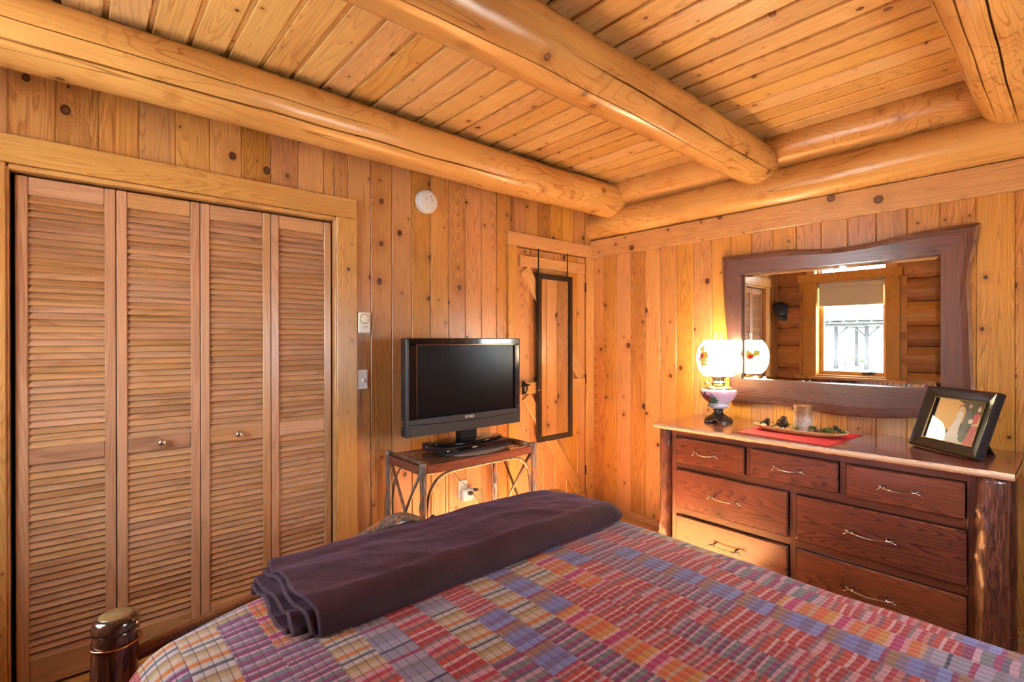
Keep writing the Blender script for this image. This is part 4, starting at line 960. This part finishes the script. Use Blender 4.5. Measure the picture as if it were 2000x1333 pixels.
# ================================================================== TV CORNER
SX0, SX1, SY0, SY1 = -1.868, -1.080, -0.430, -0.052
st = thing('tv_stand', 'rustic hickory pole stand with a slatted top under the television', 'stand', ((SX0+SX1)/2, (SY0+SY1)/2, 0))
for i, (x_, y_) in enumerate(((SX0, SY0), (SX1, SY0), (SX0, SY1), (SX1, SY1))):
    post('leg', x_, y_, 0.0185, 0.742, 31+i, st, 'hickory', 2, seg=16)
for k in range(7):
    y0 = SY0+0.022+k*0.049
    plank('top_slat', SX0+0.022, SX1-0.022, y0, y0+0.043, 0.702, 0.717, 'x', 'slat', st, 0.003)
plank('apron', SX0+0.02, SX1-0.02, SY0-0.004, SY0+0.017, 0.676, 0.722, 'x', 'slat', st); plank('apron', SX0+0.02, SX1-0.02, SY1-0.012, SY1+0.008, 0.676, 0.722, 'x', 'slat', st)
for x_ in (SX0, SX1):
    plank('side_apron', x_-0.009, x_+0.009, SY0+0.019, SY1-0.019, 0.672, 0.718, 'y', 'slat', st)
    link('side_pole', MB().tube([(0, SY0+0.014, 0), (0.003, -0.3, 0.002), (0, SY1-0.012, 0)], 0.0105, 10).mesh('side_pole'), 'rod', st, (x_+0.012*(1 if x_ < -1.5 else -1), 0, 0.728))
    for s_ in (1, -1):
        a, b_ = (0.69, 0.14) if s_ > 0 else (0.14, 0.69)
        link('cross_brace', MB().tube([(s_*0.008, SY1-0.012, a), (s_*0.009, (SY0+SY1)/2, (a+b_)/2), (s_*0.008, SY0+0.012, b_)], 0.0085, 10).mesh('brace'), 'rod', st, (x_, 0, 0))
ap = [(SX0+0.026, 0.10), (SX0+0.024, 0.40), (-1.836, 0.53), (-1.812, 0.600), (-1.763, 0.648), (-1.690, 0.668), (-1.560, 0.672), (-1.415, 0.672), (-1.250, 0.668), (-1.190, 0.655), (-1.145, 0.615), (-1.118, 0.560), (SX1-0.026, 0.40), (SX1-0.026, 0.10)]
for y_ in (SY0+0.004, SY1-0.004):
    link('arch', MB().tube([(x_, 0, z_) for x_, z_ in spline(ap, 50)], 0.0085, 10).mesh('arch'), 'rod', st, (0, y_, 0))
for i, x_ in enumerate((SX0, SX1)): link('end_cap', MB().lathe([(0.006, -0.006), (0.0095, 0), (0.006, 0.006)], 12).mesh('cap'), 'plant_pale', st, (x_+0.012*(1 if i == 0 else -1), SY0+0.006, 0.728), (R(90), 0, 0))

pmx = MB(); pmx.lathe([(0.001, 0), (0.9, 0), (1.0, 0.0012), (1.0, 0.003), (0.95, 0.0042), (0.001, 0.0042)], 48, False); pmx.v = [(v[0]*0.215, v[1]*0.115, v[2]) for v in pmx.v]
tag(link('placemat', pmx.mesh('placemat'), 'woven', None, (-1.437, -0.302, 0.7235)), 'oval grey woven mat under the disc player', 'mat')
bd = thing('disc_player', 'slim black disc player under the television base', 'disc player', (-1.440, -0.228, 0.7285))
BX0, BX1, BY0, BY1 = -1.680, -1.200, -0.345, -0.105
link('body', boxmesh(BX1-BX0, BY1-BY0, 0.040, 0.003, 'black'), 'black', bd, ((BX0+BX1)/2, (BY0+BY1)/2, 0.7485))
link('front_panel', boxmesh(BX1-BX0-0.004, 0.006, 0.024, 0.002, 'gloss'), 'gloss', bd, ((BX0+BX1)/2, BY0-0.002, 0.756))
link('front_strip', boxmesh(BX1-BX0-0.004, 0.008, 0.012, 0.002, 'bluegrey'), 'bluegrey', bd, ((BX0+BX1)/2, BY0-0.003, 0.7365))
for x_, w_ in ((-1.66, 0.016), (-1.475, 0.034)): link('front_mark', boxmesh(w_, 0.001, 0.005, 0, 'white'), 'white', bd, (x_, BY0-0.0055, 0.757))
for x_ in (-1.232, -1.216): link('button', boxmesh(0.006, 0.002, 0.004, 0.0005, 'chrome'), 'chrome', bd, (x_, BY0-0.006, 0.751))
for y_ in (-0.30, -0.16): link('screw', MB().lathe([(0.005, 0), (0.005, 0.001), (0.003, 0.0018)], 10).mesh('screw'), 'chrome', bd, (BX0, y_, 0.750), (0, R(-90), 0))
tv = thing('television', 'black flat television with a speaker bar on an oval base', 'television', (-1.435, -0.23, 0.770))
ob = MB(); ob.lathe([(0.001, 0), (0.96, 0), (1.0, 0.006), (0.99, 0.011), (0.9, 0.015), (0.3, 0.021), (0.001, 0.022)], 56); ob.v = [(v[0]*0.255, v[1]*0.108, v[2]) for v in ob.v]
link('base', ob.mesh('base'), 'gloss', tv, (-1.432, -0.218, 0.7695))
link('neck', boxmesh(0.125, 0.055, 0.085, 0.006, 'black'), 'black', tv, (-1.445, -0.225, 0.83))
TX0, TX1, TZ0, TZ1, TY = -1.920, -1.122, 0.862, 1.386, -0.345
hb = MB(); hb.prism([(TX0, TY+0.012), (TX1, TY+0.012), (TX1, TY+0.05), (TX1-0.05, TY+0.095), (TX0+0.05, TY+0.095), (TX0, TY+0.05)], TZ0+0.004, TZ1-0.002)
hb.v = [(v[0]+1.52, v[1]+0.3, v[2]-1.12) for v in hb.v]
link('housing', hb.mesh('housing'), 'black', tv, (-1.52, -0.30, 1.12))
SXA, SXB, SZA, SZB = -1.856, -1.167, 0.952, 1.350
for nm, a in (('bezel_top', (TX0, TX1, SZB, TZ1)), ('bezel_left', (TX0, SXA, 0.930, SZB)), ('bezel_right', (SXB, TX1, 0.930, SZB))):
    link('bezel', boxmesh(a[1]-a[0], 0.022, a[3]-a[2], 0.004, 'gloss'), 'gloss', tv, ((a[0]+a[1])/2, TY+0.006, (a[2]+a[3])/2))
link('edge_trim', boxmesh(0.020, 0.024, TZ1-TZ0, 0.006, 'bluegrey'), 'bluegrey', tv, (TX0+0.009, TY+0.004, (TZ0+TZ1)/2))
link('edge_trim', boxmesh(0.014, 0.024, TZ1-TZ0, 0.006, 'bluegrey'), 'bluegrey', tv, (TX1-0.006, TY+0.004, (TZ0+TZ1)/2))
link('screen', boxmesh(SXB-SXA, 0.006, SZB-SZA, 0, 'screen'), 'screen', tv, ((SXA+SXB)/2, TY+0.008, (SZA+SZB)/2))
for x_ in (SXA,): link('screen_border', boxmesh(0.003, 0.004, SZB-SZA, 0, 'copper'), 'copper', tv, (x_, TY-0.003, (SZA+SZB)/2))
link('screen_border', boxmesh(SXB-SXA, 0.004, 0.002, 0, 'copper'), 'copper', tv, ((SXA+SXB)/2, TY-0.003, SZB))
# lower strip and curved speaker bar
nb_ = 24; sx = [TX0+(TX1-TX0)*i/nb_ for i in range(nb_+1)]
cv = [0.928-0.012*math.cos((i/nb_-0.5)*math.pi) for i in range(nb_+1)]
def strip2(nm, mat, top, botm, y0):
    b = MB(); b.grid([[(x_, y0, t) for x_, t in zip(sx, top)], [(x_, y0, t) for x_, t in zip(sx, botm)]], False)
    b.grid([[(x_, TY+0.013, t) for x_, t in zip(sx, top)], [(x_, y0, t) for x_, t in zip(sx, top)]], False); b.grid([[(x_, y0, t) for x_, t in zip(sx, botm)], [(x_, TY+0.013, t) for x_, t in zip(sx, botm)]], False)
    for e in (0, nb_): b.add([(sx[e], y0, top[e]), (sx[e], TY+0.013, top[e]), (sx[e], TY+0.013, botm[e]), (sx[e], y0, botm[e])], [(0, 1, 2, 3)])
    b.v = [(v[0]+1.52, v[1]-TY, v[2]-0.93) for v in b.v]
    return link(nm, b.mesh(nm), mat, tv, (-1.52, TY, 0.93))
strip2('lower_strip', 'bluegrey', [0.953]*(nb_+1), [c+0.0015 for c in cv], TY-0.006); strip2('speaker_bar', 'bluegrey', [c-0.0015 for c in cv], [TZ0]*(nb_+1), TY-0.004)
text_obj('brand_lettering', 'DYNEX', 0.020, 'white', tv, (-1.512, TY-0.0065, 0.937), (R(90), 0, 0))
for k in range(4): link('side_button', boxmesh(0.006, 0.016, 0.010, 0.002, 'chrome' if k in (1, 2) else 'black'), 'black', tv, (TX0-0.002, TY+0.03, 0.96-k*0.018))

# ---- outlet, adapter, cords, switches, smoke detector
ou = thing('wall_outlet', 'ivory outlet with a white plug adapter under the television stand', 'outlet', (-1.30, 0, 0.37))
link('plate', boxmesh(0.072, 0.005, 0.118, 0.002, 'ivory'), 'ivory', ou, (-1.315, -0.003, 0.40))
link('adapter', boxmesh(0.090, 0.034, 0.075, 0.006, 'white'), 'white', ou, (-1.290, -0.023, 0.365))
link('plug', boxmesh(0.030, 0.028, 0.022, 0.004, 'black'), 'black', ou, (-1.285, -0.053, 0.380)); link('plug', boxmesh(0.028, 0.026, 0.020, 0.004, 'black'), 'black', ou, (-1.245, -0.052, 0.395))
def cord(label, pts, r_=0.003, mat='black'):
    o = link('power_cord', MB().tube(spline(pts, 40), r_, 6).mesh('cord'), mat); tag(o, label, 'cord', 'cords behind the stand')
cord('black cord curving down from the upper adapter plug', [(-1.245, -0.066, 0.395), (-1.215, -0.075, 0.385), (-1.19, -0.06, 0.32), (-1.185, -0.05, 0.22), (-1.19, -0.05, 0.02)])
cord('black cord sagging from the lower adapter plug', [(-1.285, -0.068, 0.378), (-1.25, -0.08, 0.345), (-1.21, -0.06, 0.27), (-1.20, -0.045, 0.14), (-1.22, -0.045, 0.02)])
cord('thin black cord hanging straight below the television stand top', [(-1.50, -0.10, 0.690), (-1.485, -0.06, 0.55), (-1.470, -0.04, 0.38), (-1.475, -0.04, 0.24), (-1.50, -0.05, 0.10), (-1.52, -0.05, 0.02)])
cord('thin black cord slanting from the stand top toward the adapter', [(-1.49, -0.08, 0.690), (-1.43, -0.05, 0.57), (-1.36, -0.045, 0.47), (-1.27, -0.072, 0.40)], 0.0022)
cord('brown antenna wire at the left of the hanging cords', [(-1.58, -0.03, 0.690), (-1.56, -0.02, 0.5), (-1.545, -0.02, 0.35), (-1.56, -0.02, 0.25), (-1.60, -0.03, 0.10)], 0.002, 'rod')
sw = thing('light_switch', 'white toggle switch plate beside the closet casing', 'light switch', (-2.003, 0, 1.155))
link('plate', boxmesh(0.062, 0.006, 0.108, 0.0025, 'white'), 'white', sw, (-2.003, -0.0035, 1.155)); link('toggle', boxmesh(0.008, 0.020, 0.016, 0.002, 'white'), 'white', sw, (-2.003, -0.013, 1.150), (R(25), 0, 0))
for z_ in (1.190, 1.173, 1.120): link('screw', boxmesh(0.005, 0.0015, 0.005, 0.0005, 'grey'), 'grey', sw, (-2.003, -0.0072, z_))
th = thing('thermostat', 'ivory thermostat with a round dial above the light switch', 'thermostat', (-1.998, 0, 1.473))
link('body', boxmesh(0.070, 0.026, 0.116, 0.004, 'ivory'), 'ivory', th, (-1.998, -0.0145, 1.473))
link('dial', MB().lathe([(0.025, 0), (0.025, 0.006), (0.022, 0.009), (0.001, 0.009)], 32).mesh('dial'), 'ivory', th, (-1.998, -0.0275, 1.495), (R(90), 0, 0))
link('dial_ring', MB().tube([(0.0268*math.cos(t*math.pi/20), 0.0268*math.sin(t*math.pi/20), 0) for t in range(41)], 0.0012, 5, cap=False).mesh('ring'), 'gold', th, (-1.998, -0.0280, 1.495), (R(90), 0, 0))
link('label_mark', boxmesh(0.026, 0.0008, 0.004, 0, 'grey'), 'grey', th, (-1.996, -0.0278, 1.450)); link('label_mark', boxmesh(0.034, 0.0008, 0.002, 0, 'grey'), 'grey', th, (-1.996, -0.0278, 1.443))
for k in range(5): link('label_mark', boxmesh(0.003, 0.0008, 0.002, 0, 'grey'), 'grey', th, (-2.010+k*0.0075, -0.0278, 1.435))
sm_ = thing('smoke_detector', 'round white smoke detector high on the pine wall', 'smoke detector', (-1.590, 0, 2.226))
link('base', MB().lathe([(0.072, 0), (0.072, 0.012), (0.066, 0.014)], 40).mesh('base'), 'white', sm_, (-1.590, 0, 2.226), (R(90), 0, 0))
link('cover', MB().lathe([(0.069, 0), (0.069, 0.014), (0.064, 0.022), (0.050, 0.026), (0.001, 0.027)], 40).mesh('cover'), 'white', sm_, (-1.590, -0.014, 2.226), (R(90), 0, 0))
for x_, z_ in ((-0.016, 0.012), (0.016, 0.030), (0.024, 0.008)): link('vent', MB().lathe([(0.005, 0), (0.005, 0.001), (0.003, 0.0015)], 10).mesh('vent'), 'grey', sm_, (-1.590+x_, -0.0405, 2.226+z_), (R(90), 0, 0))

# ---- hanging mirror on the plank door
hm = thing('door_mirror', 'narrow black framed mirror hung over the plank door', 'mirror', (-0.493, -0.05, 0.625))
hx0, hx1, hz0, hz1 = -0.680, -0.306, 0.625, 1.864; fw_ = 0.040
for a in ((hx0, hx0+fw_, hz0, hz1, 'z'), (hx1-fw_, hx1, hz0, hz1, 'z'), (hx0+fw_, hx1-fw_, hz1-fw_, hz1, 'x'), (hx0+fw_, hx1-fw_, hz0, hz0+fw_, 'x')):
    plank('frame_bar', a[0], a[1], -0.058, -0.034, a[2], a[3], a[4], 'blackframe', hm, 0.003)
link('mirror_glass', MB().box(-0.149, 0.149, -0.002, 0.002, -0.5825, 0.5825).mesh('hglass'), 'mirror', hm, (-0.493, -0.048, (hz0+hz1)/2))
for x_ in (-0.652, -0.340): link('strap', boxmesh(0.010, 0.002, 2.046-hz1+0.03, 0.0, 'iron'), 'iron', hm, (x_, -0.0325, (2.046+hz1-0.03)/2))
link('clip', boxmesh(0.014, 0.004, 0.012, 0.001, 'chrome'), 'chrome', hm, (-0.676, -0.060, 1.01))

# ---- cap on a hook (seen in the mirror)
cp = thing('baseball_cap', 'dark navy baseball cap hanging beside the closet, seen in the mirror', 'cap', (-3.66, -0.01, 1.74))
cb = MB(); dm = []
for i in range(9):
    t = i/8*math.pi/2; r_ = 0.088*math.cos(t)+0.001; dm.append([(r_*math.cos(2*math.pi*k/24), r_*1.12*math.sin(2*math.pi*k/24), 0.115*math.sin(t)) for k in range(25)])
cb.grid(dm, True, True)
link('crown', cb.mesh('crown'), 'navy', cp, (-3.66, -0.075, 1.76), (R(60), R(25), 0))
bm_ = MB(); bm_.grid([[((0.085+0.075*j/5*math.sin(math.pi*(0.12+0.76*i/12)))*math.cos(math.pi*(i/12)+math.pi), (0.085+0.075*j/5*math.sin(math.pi*(0.12+0.76*i/12)))*math.sin(math.pi*(i/12)+math.pi), -0.012*(j/5)**2) for j in range(6)] for i in range(13)], True)
bm_.grid([[((0.085+0.075*j/5*math.sin(math.pi*(0.12+0.76*i/12)))*math.cos(math.pi*(i/12)+math.pi), (0.085+0.075*j/5*math.sin(math.pi*(0.12+0.76*i/12)))*math.sin(math.pi*(i/12)+math.pi), -0.003-0.012*(j/5)**2) for j in range(6)] for i in range(13)], True, True)
link('brim', bm_.mesh('brim'), 'navy', cp, (-3.66, -0.075, 1.76), (R(60), R(25), 0))
link('patch', boxmesh(0.05, 0.004, 0.035, 0.001, 'tan'), 'tan', cp, (-3.62, -0.135, 1.715), (R(-20), R(10), R(35)))
hk = link('wall_hook', MB().tube([(0, 0, 0), (0, -0.03, 0), (0, -0.045, 0.015)], 0.004, 8).mesh('hook'), 'iron', None, (-3.66, 0, 1.86)); tag(hk, 'small iron hook above the baseball cap', 'hook')

# ================================================================== BED
bed = thing('bed', 'rustic log bed with a bent-pole footboard under the patchwork quilt', 'bed', (-2.33, -2.1, 0))
def bedpost(x, y, h):
    o = post('post', x, y, 0.050, h-0.03, int(abs(x)*100+h*10), bed, 'bedwood', 1)
    b = MB().lathe([(0.0505, -0.004), (0.051, 0.004), (0.049, 0.018), (0.043, 0.027), (0.037, 0.030)], 28)
    link('cap', b.mesh('cap'), 'bedwood', o, (x, y, h-0.032))
    link('end_grain', MB().lathe([(0.0375, 0.0), (0.034, 0.003), (0.001, 0.0035)], 28).mesh('end'), 'endgrain', o, (x, y, h-0.003))
    link('band', MB().tube([(0.0535*math.cos(t*math.pi/16), 0.0535*math.sin(t*math.pi/16), 0) for t in range(33)], 0.003, 6, cap=False).mesh('band'), 'copper', o, (x, y, h-0.068))
    return o
for x_, y_, h_ in ((-3.137, -1.035, 0.672), (-1.515, -1.035, 0.665), (-3.137, -3.22, 1.15), (-1.515, -3.22, 1.15)): bedpost(x_, y_, h_)
link('foot_rail', MB().tube(spline([(-3.10, -1.035, 0.552), (-2.96, -1.03, 0.573), (-2.81, -1.03, 0.592), (-2.4, -1.03, 0.60), (-1.9, -1.03, 0.59), (-1.54, -1.035, 0.56)], 30), 0.020, 12).mesh('foot_rail'), 'bedrail', bed)
ar = [(-2.74, -1.02, 0.55), (-2.62, -1.0, 0.612), (-2.50, -0.99, 0.655), (-2.40, -0.985, 0.678), (-2.31, -0.985, 0.692), (-2.24, -0.985, 0.675), (-2.16, -0.99, 0.628), (-2.05, -1.0, 0.54)]
link('arched_pole', MB().tube(spline(ar, 40), [0.022+0.014*math.exp(-((k/40-0.58)/0.16)**2) for k in range(41)], 14).mesh('arch_pole'), 'hickory', bed)
link('lower_rail', MB().tube([(-3.10, -1.035, 0.26), (-1.54, -1.035, 0.26)], 0.022, 12).mesh('lrail'), 'bedwood', bed)
for k in range(7):
    x_ = -2.93+k*0.2; link('spindle', MB().tube([(x_, -1.035, 0.26), (x_+0.01, -1.035, 0.57)], 0.011, 8).mesh('spindle'), 'bedwood', bed)
for x_ in (-3.075, -1.575): link('side_rail', MB().tube([(x_, -1.08, 0.28), (x_, -3.18, 0.28)], 0.03, 12).mesh('srail'), 'bedwood', bed)
for z_ in (0.55, 1.05): link('head_rail', MB().tube([(-3.10, -3.22, z_), (-1.55, -3.22, z_)], 0.028, 12).mesh('hrail'), 'bedwood', bed)
for k in range(8): link('head_spindle', MB().tube([(-2.95+k*0.18, -3.22, 0.55), (-2.95+k*0.18, -3.22, 1.05)], 0.014, 8).mesh('hsp'), 'bedwood', bed)
link('mattress', boxmesh(1.46, 2.00, 0.30, 0.05, 'mattress'), 'mattress', bed, (-2.325, -2.14, 0.45))

# quilt: draped sheet with arc-length UVs
QX0, QX1, QY1, QTOP = -3.142, -1.509, -1.085, 0.664
def edge(s_, Rr):          # s_ = arc distance past the start of the rounding; returns (outward, drop)
    if s_ <= 0: return 0.0, 0.0
    q = s_/Rr
    if q < math.pi/2: return Rr*math.sin(q), Rr*(1-math.cos(q))
    return Rr, Rr+(s_-Rr*math.pi/2)
RX, RF = 0.12, 0.12; hwx = (QX1-QX0)/2-RX; cxq = (QX0+QX1)/2
NU, NV = 150, 150
amax = hwx+RX*math.pi/2+0.26; bmax = 1.93; bmin = -(RF*math.pi/2+0.10)
P = []; UV = []
for i in range(NU+1):
    a = -amax+2*amax*i/NU; row = []; ru = []
    for j in range(NV+1):
        b = bmin+(bmax-bmin)*j/NV         # b=0 at start of foot rounding, grows toward the head (-y)
        sg = 1 if a > 0 else -1
        ox, dx = edge(abs(a)-hwx, RX); oy, dy = edge(-b, RF)
        x_ = cxq+sg*(min(abs(a), hwx)+ox); y_ = (QY1-RF)-(max(b, 0))+oy
        # broad crown: soft fall toward edges and round corners
        ex_ = max(0, (abs(x_-cxq)-0.30)/0.5); ey_ = max(0, (y_+1.75)/0.65)
        z_ = QTOP+0.014-0.018*min(1, ex_)**2-0.012*min(1, ey_)**2-(dx*dx+dy*dy)**0.5
        cr_ = max(0, min(1, (abs(x_-cxq)-0.48)/0.33))*max(0, min(1, (y_+1.42)/0.33)); z_ -= 0.075*cr_**1.6
        z_ += 0.004*fbm(x_, y_, 0.3, 5)+0.006*fbm(x_, y_, 1.3, 2.0)
        if dx > RX: x_ += sg*0.012*fbm(y_*6, z_*2, 3)
        row.append((x_, y_, z_)); ru.append((a+2.0, b+1.0))
    P.append(row); UV.append(ru)
qb = MB().grid(P, True, True); qm = qb.mesh('quilt')
uvl = qm.uv_layers.new(name='UVMap'); flat = [p for r_ in UV for p in r_]
for lp_ in qm.loops: uvl.data[lp_.index].uv = flat[lp_.vertex_index]
ql = link('quilt', qm, 'quilt'); tag(ql, 'patchwork quilt in red, plum, blue and orange striped strips over the bed', 'quilt')
sol = ql.modifiers.new('thick', 'SOLIDIFY'); sol.thickness = 0.012; sol.offset = -1

# folded fleece blanket: nested folded layers across the foot of the bed
bl = MB()
def qz(x_, y_): return QTOP+0.012
NXB, NS = 110, 46
def layer(idx, inset):
    rows = []
    for i in range(NXB+1):
        t = i/NXB
        x0 = -2.792-0.015*idx+0.006*math.sin(idx*2.1); x1 = -1.545-0.02*idx
        x_ = x0+(x1-x0)*t
        yf = -1.075-0.012*fbm(x_*3, idx, 1)-inset*0.8-0.02*max(0, t-0.9)*10
        yn = -1.498+0.025*fbm(x_*2.2, idx+4, 2)+inset*1.1
        hh = (0.074-0.014*t+0.008*fbm(x_*3.0, 0.5, idx*0.3))-inset*1.05
        if t > 0.91:
            e = (t-0.91)/0.09; k = math.sqrt(max(0.0, 1-e*e*0.97)); hh *= max(0.16, k); yf -= 0.13*e*e; yn += 0.05*e*e
        zb = 0.675-0.010*max(0, (x_+1.75)/0.2)
        row = []
        for j in range(NS+1):
            u = j/NS
            # path: hanging far edge -> top -> rounded near shoulder -> near bottom
            if u < 0.10: f = u/0.10; y_ = yf+0.012*(1-f)**2-0.0*f; z_ = zb-0.02+(hh*0.62+0.02)*math.sin(f*math.pi/2)
            elif u < 0.62: f = (u-0.10)/0.52; y_ = yf+(yn+0.075-yf)*f; z_ = zb+hh*(0.62+0.38*math.sin(min(1.0, f*1.15)*math.pi/2)**1.5)
            else:
                f = (u-0.62)/0.38; an = f*math.pi/2
                y_ = yn+0.075-0.075*math.sin(an); z_ = zb+hh*math.cos(an)+0.004
            fold = 0.009*fbm(x_*4, y_*9, 1.5)*math.sin(min(1, u*2)*math.pi*0.5)+0.005*fbm(x_*9, y_*22, 3.3)
            diag = 0.009*(1-abs(math.sin(22*(y_+0.45*x_)+4*fbm(x_*2, y_*2, 6))))**3*max(0, fbm(x_*1.7, y_*1.7, 9)+0.35)*math.sin(math.pi*min(1, u*1.3))
            edgew = math.exp(-t*30)*0.004*math.sin(u*24+idx*1.7)
            row.append((x_+0.02*fbm(y_*7, idx, 5)*math.exp(-t*12), y_, max(zb+0.002-0.03*(u < 0.1), z_+fold+diag+edgew)))
        rows.append(row)
    return rows
NLAY = 4
for k in range(NLAY):
    A_ = layer(k, k*0.019); B_ = layer(k, k*0.019+0.011)
    if k < NLAY-1 or True:
        for i in range(NXB+1):
            for j in range(NS+1):
                B_[i][j] = (A_[i][j][0], B_[i][j][1], min(B_[i][j][2], A_[i][j][2]-0.0015))
    bl.grid(A_, True, True); bl.grid(B_, True)
    m_ = NS
    # close the left rim with a rounded hem
    rim = [[A_[0][j] for j in range(NS+1)], [(A_[0][j][0]-0.006, (A_[0][j][1]+B_[0][j][1])/2, (A_[0][j][2]+B_[0][j][2])/2) for j in range(NS+1)], [B_[0][j] for j in range(NS+1)]]
    bl.grid(rim, True)
    rim = [[A_[-1][j] for j in range(NS+1)], [B_[-1][j] for j in range(NS+1)]]
    bl.grid(rim, True, True)
    for jj, fl in ((0, False), (NS, True)): bl.grid([[A_[i][jj] for i in range(NXB+1)], [B_[i][jj] for i in range(NXB+1)]], True, fl)
bo = (-2.2, -1.28, 0.668)
bl.v = [(v[0]-bo[0], v[1]-bo[1], v[2]-bo[2]) for v in bl.v]
tag(link('throw_blanket', bl.mesh('blanket'), 'blanket', None, bo), 'folded dark plum fleece blanket lying across the foot of the bed', 'blanket')

# lantern under the stand, its tip showing behind the blanket
fl = thing('floor_lantern', 'dark pyramid-topped lantern on the floor under the television stand', 'lantern', (-1.694, -0.25, 0))
link('roof', MB().add([(-0.06, -0.06, 0), (0.06, -0.06, 0), (0.06, 0.06, 0), (-0.06, 0.06, 0), (0, 0, 0.07)], [(0, 3, 2, 1), (0, 1, 4), (1, 2, 4), (2, 3, 4), (3, 0, 4)]).mesh('roof'), 'iron', fl, (-1.694, -0.25, 0.32))
link('body', boxmesh(0.10, 0.10, 0.32, 0.004, 'iron'), 'iron', fl, (-1.694, -0.25, 0.16))

# ------------------------------------------------------------------ tidy build-time notes
for o in bpy.data.objects:
    if 'org' in o: del o['org']
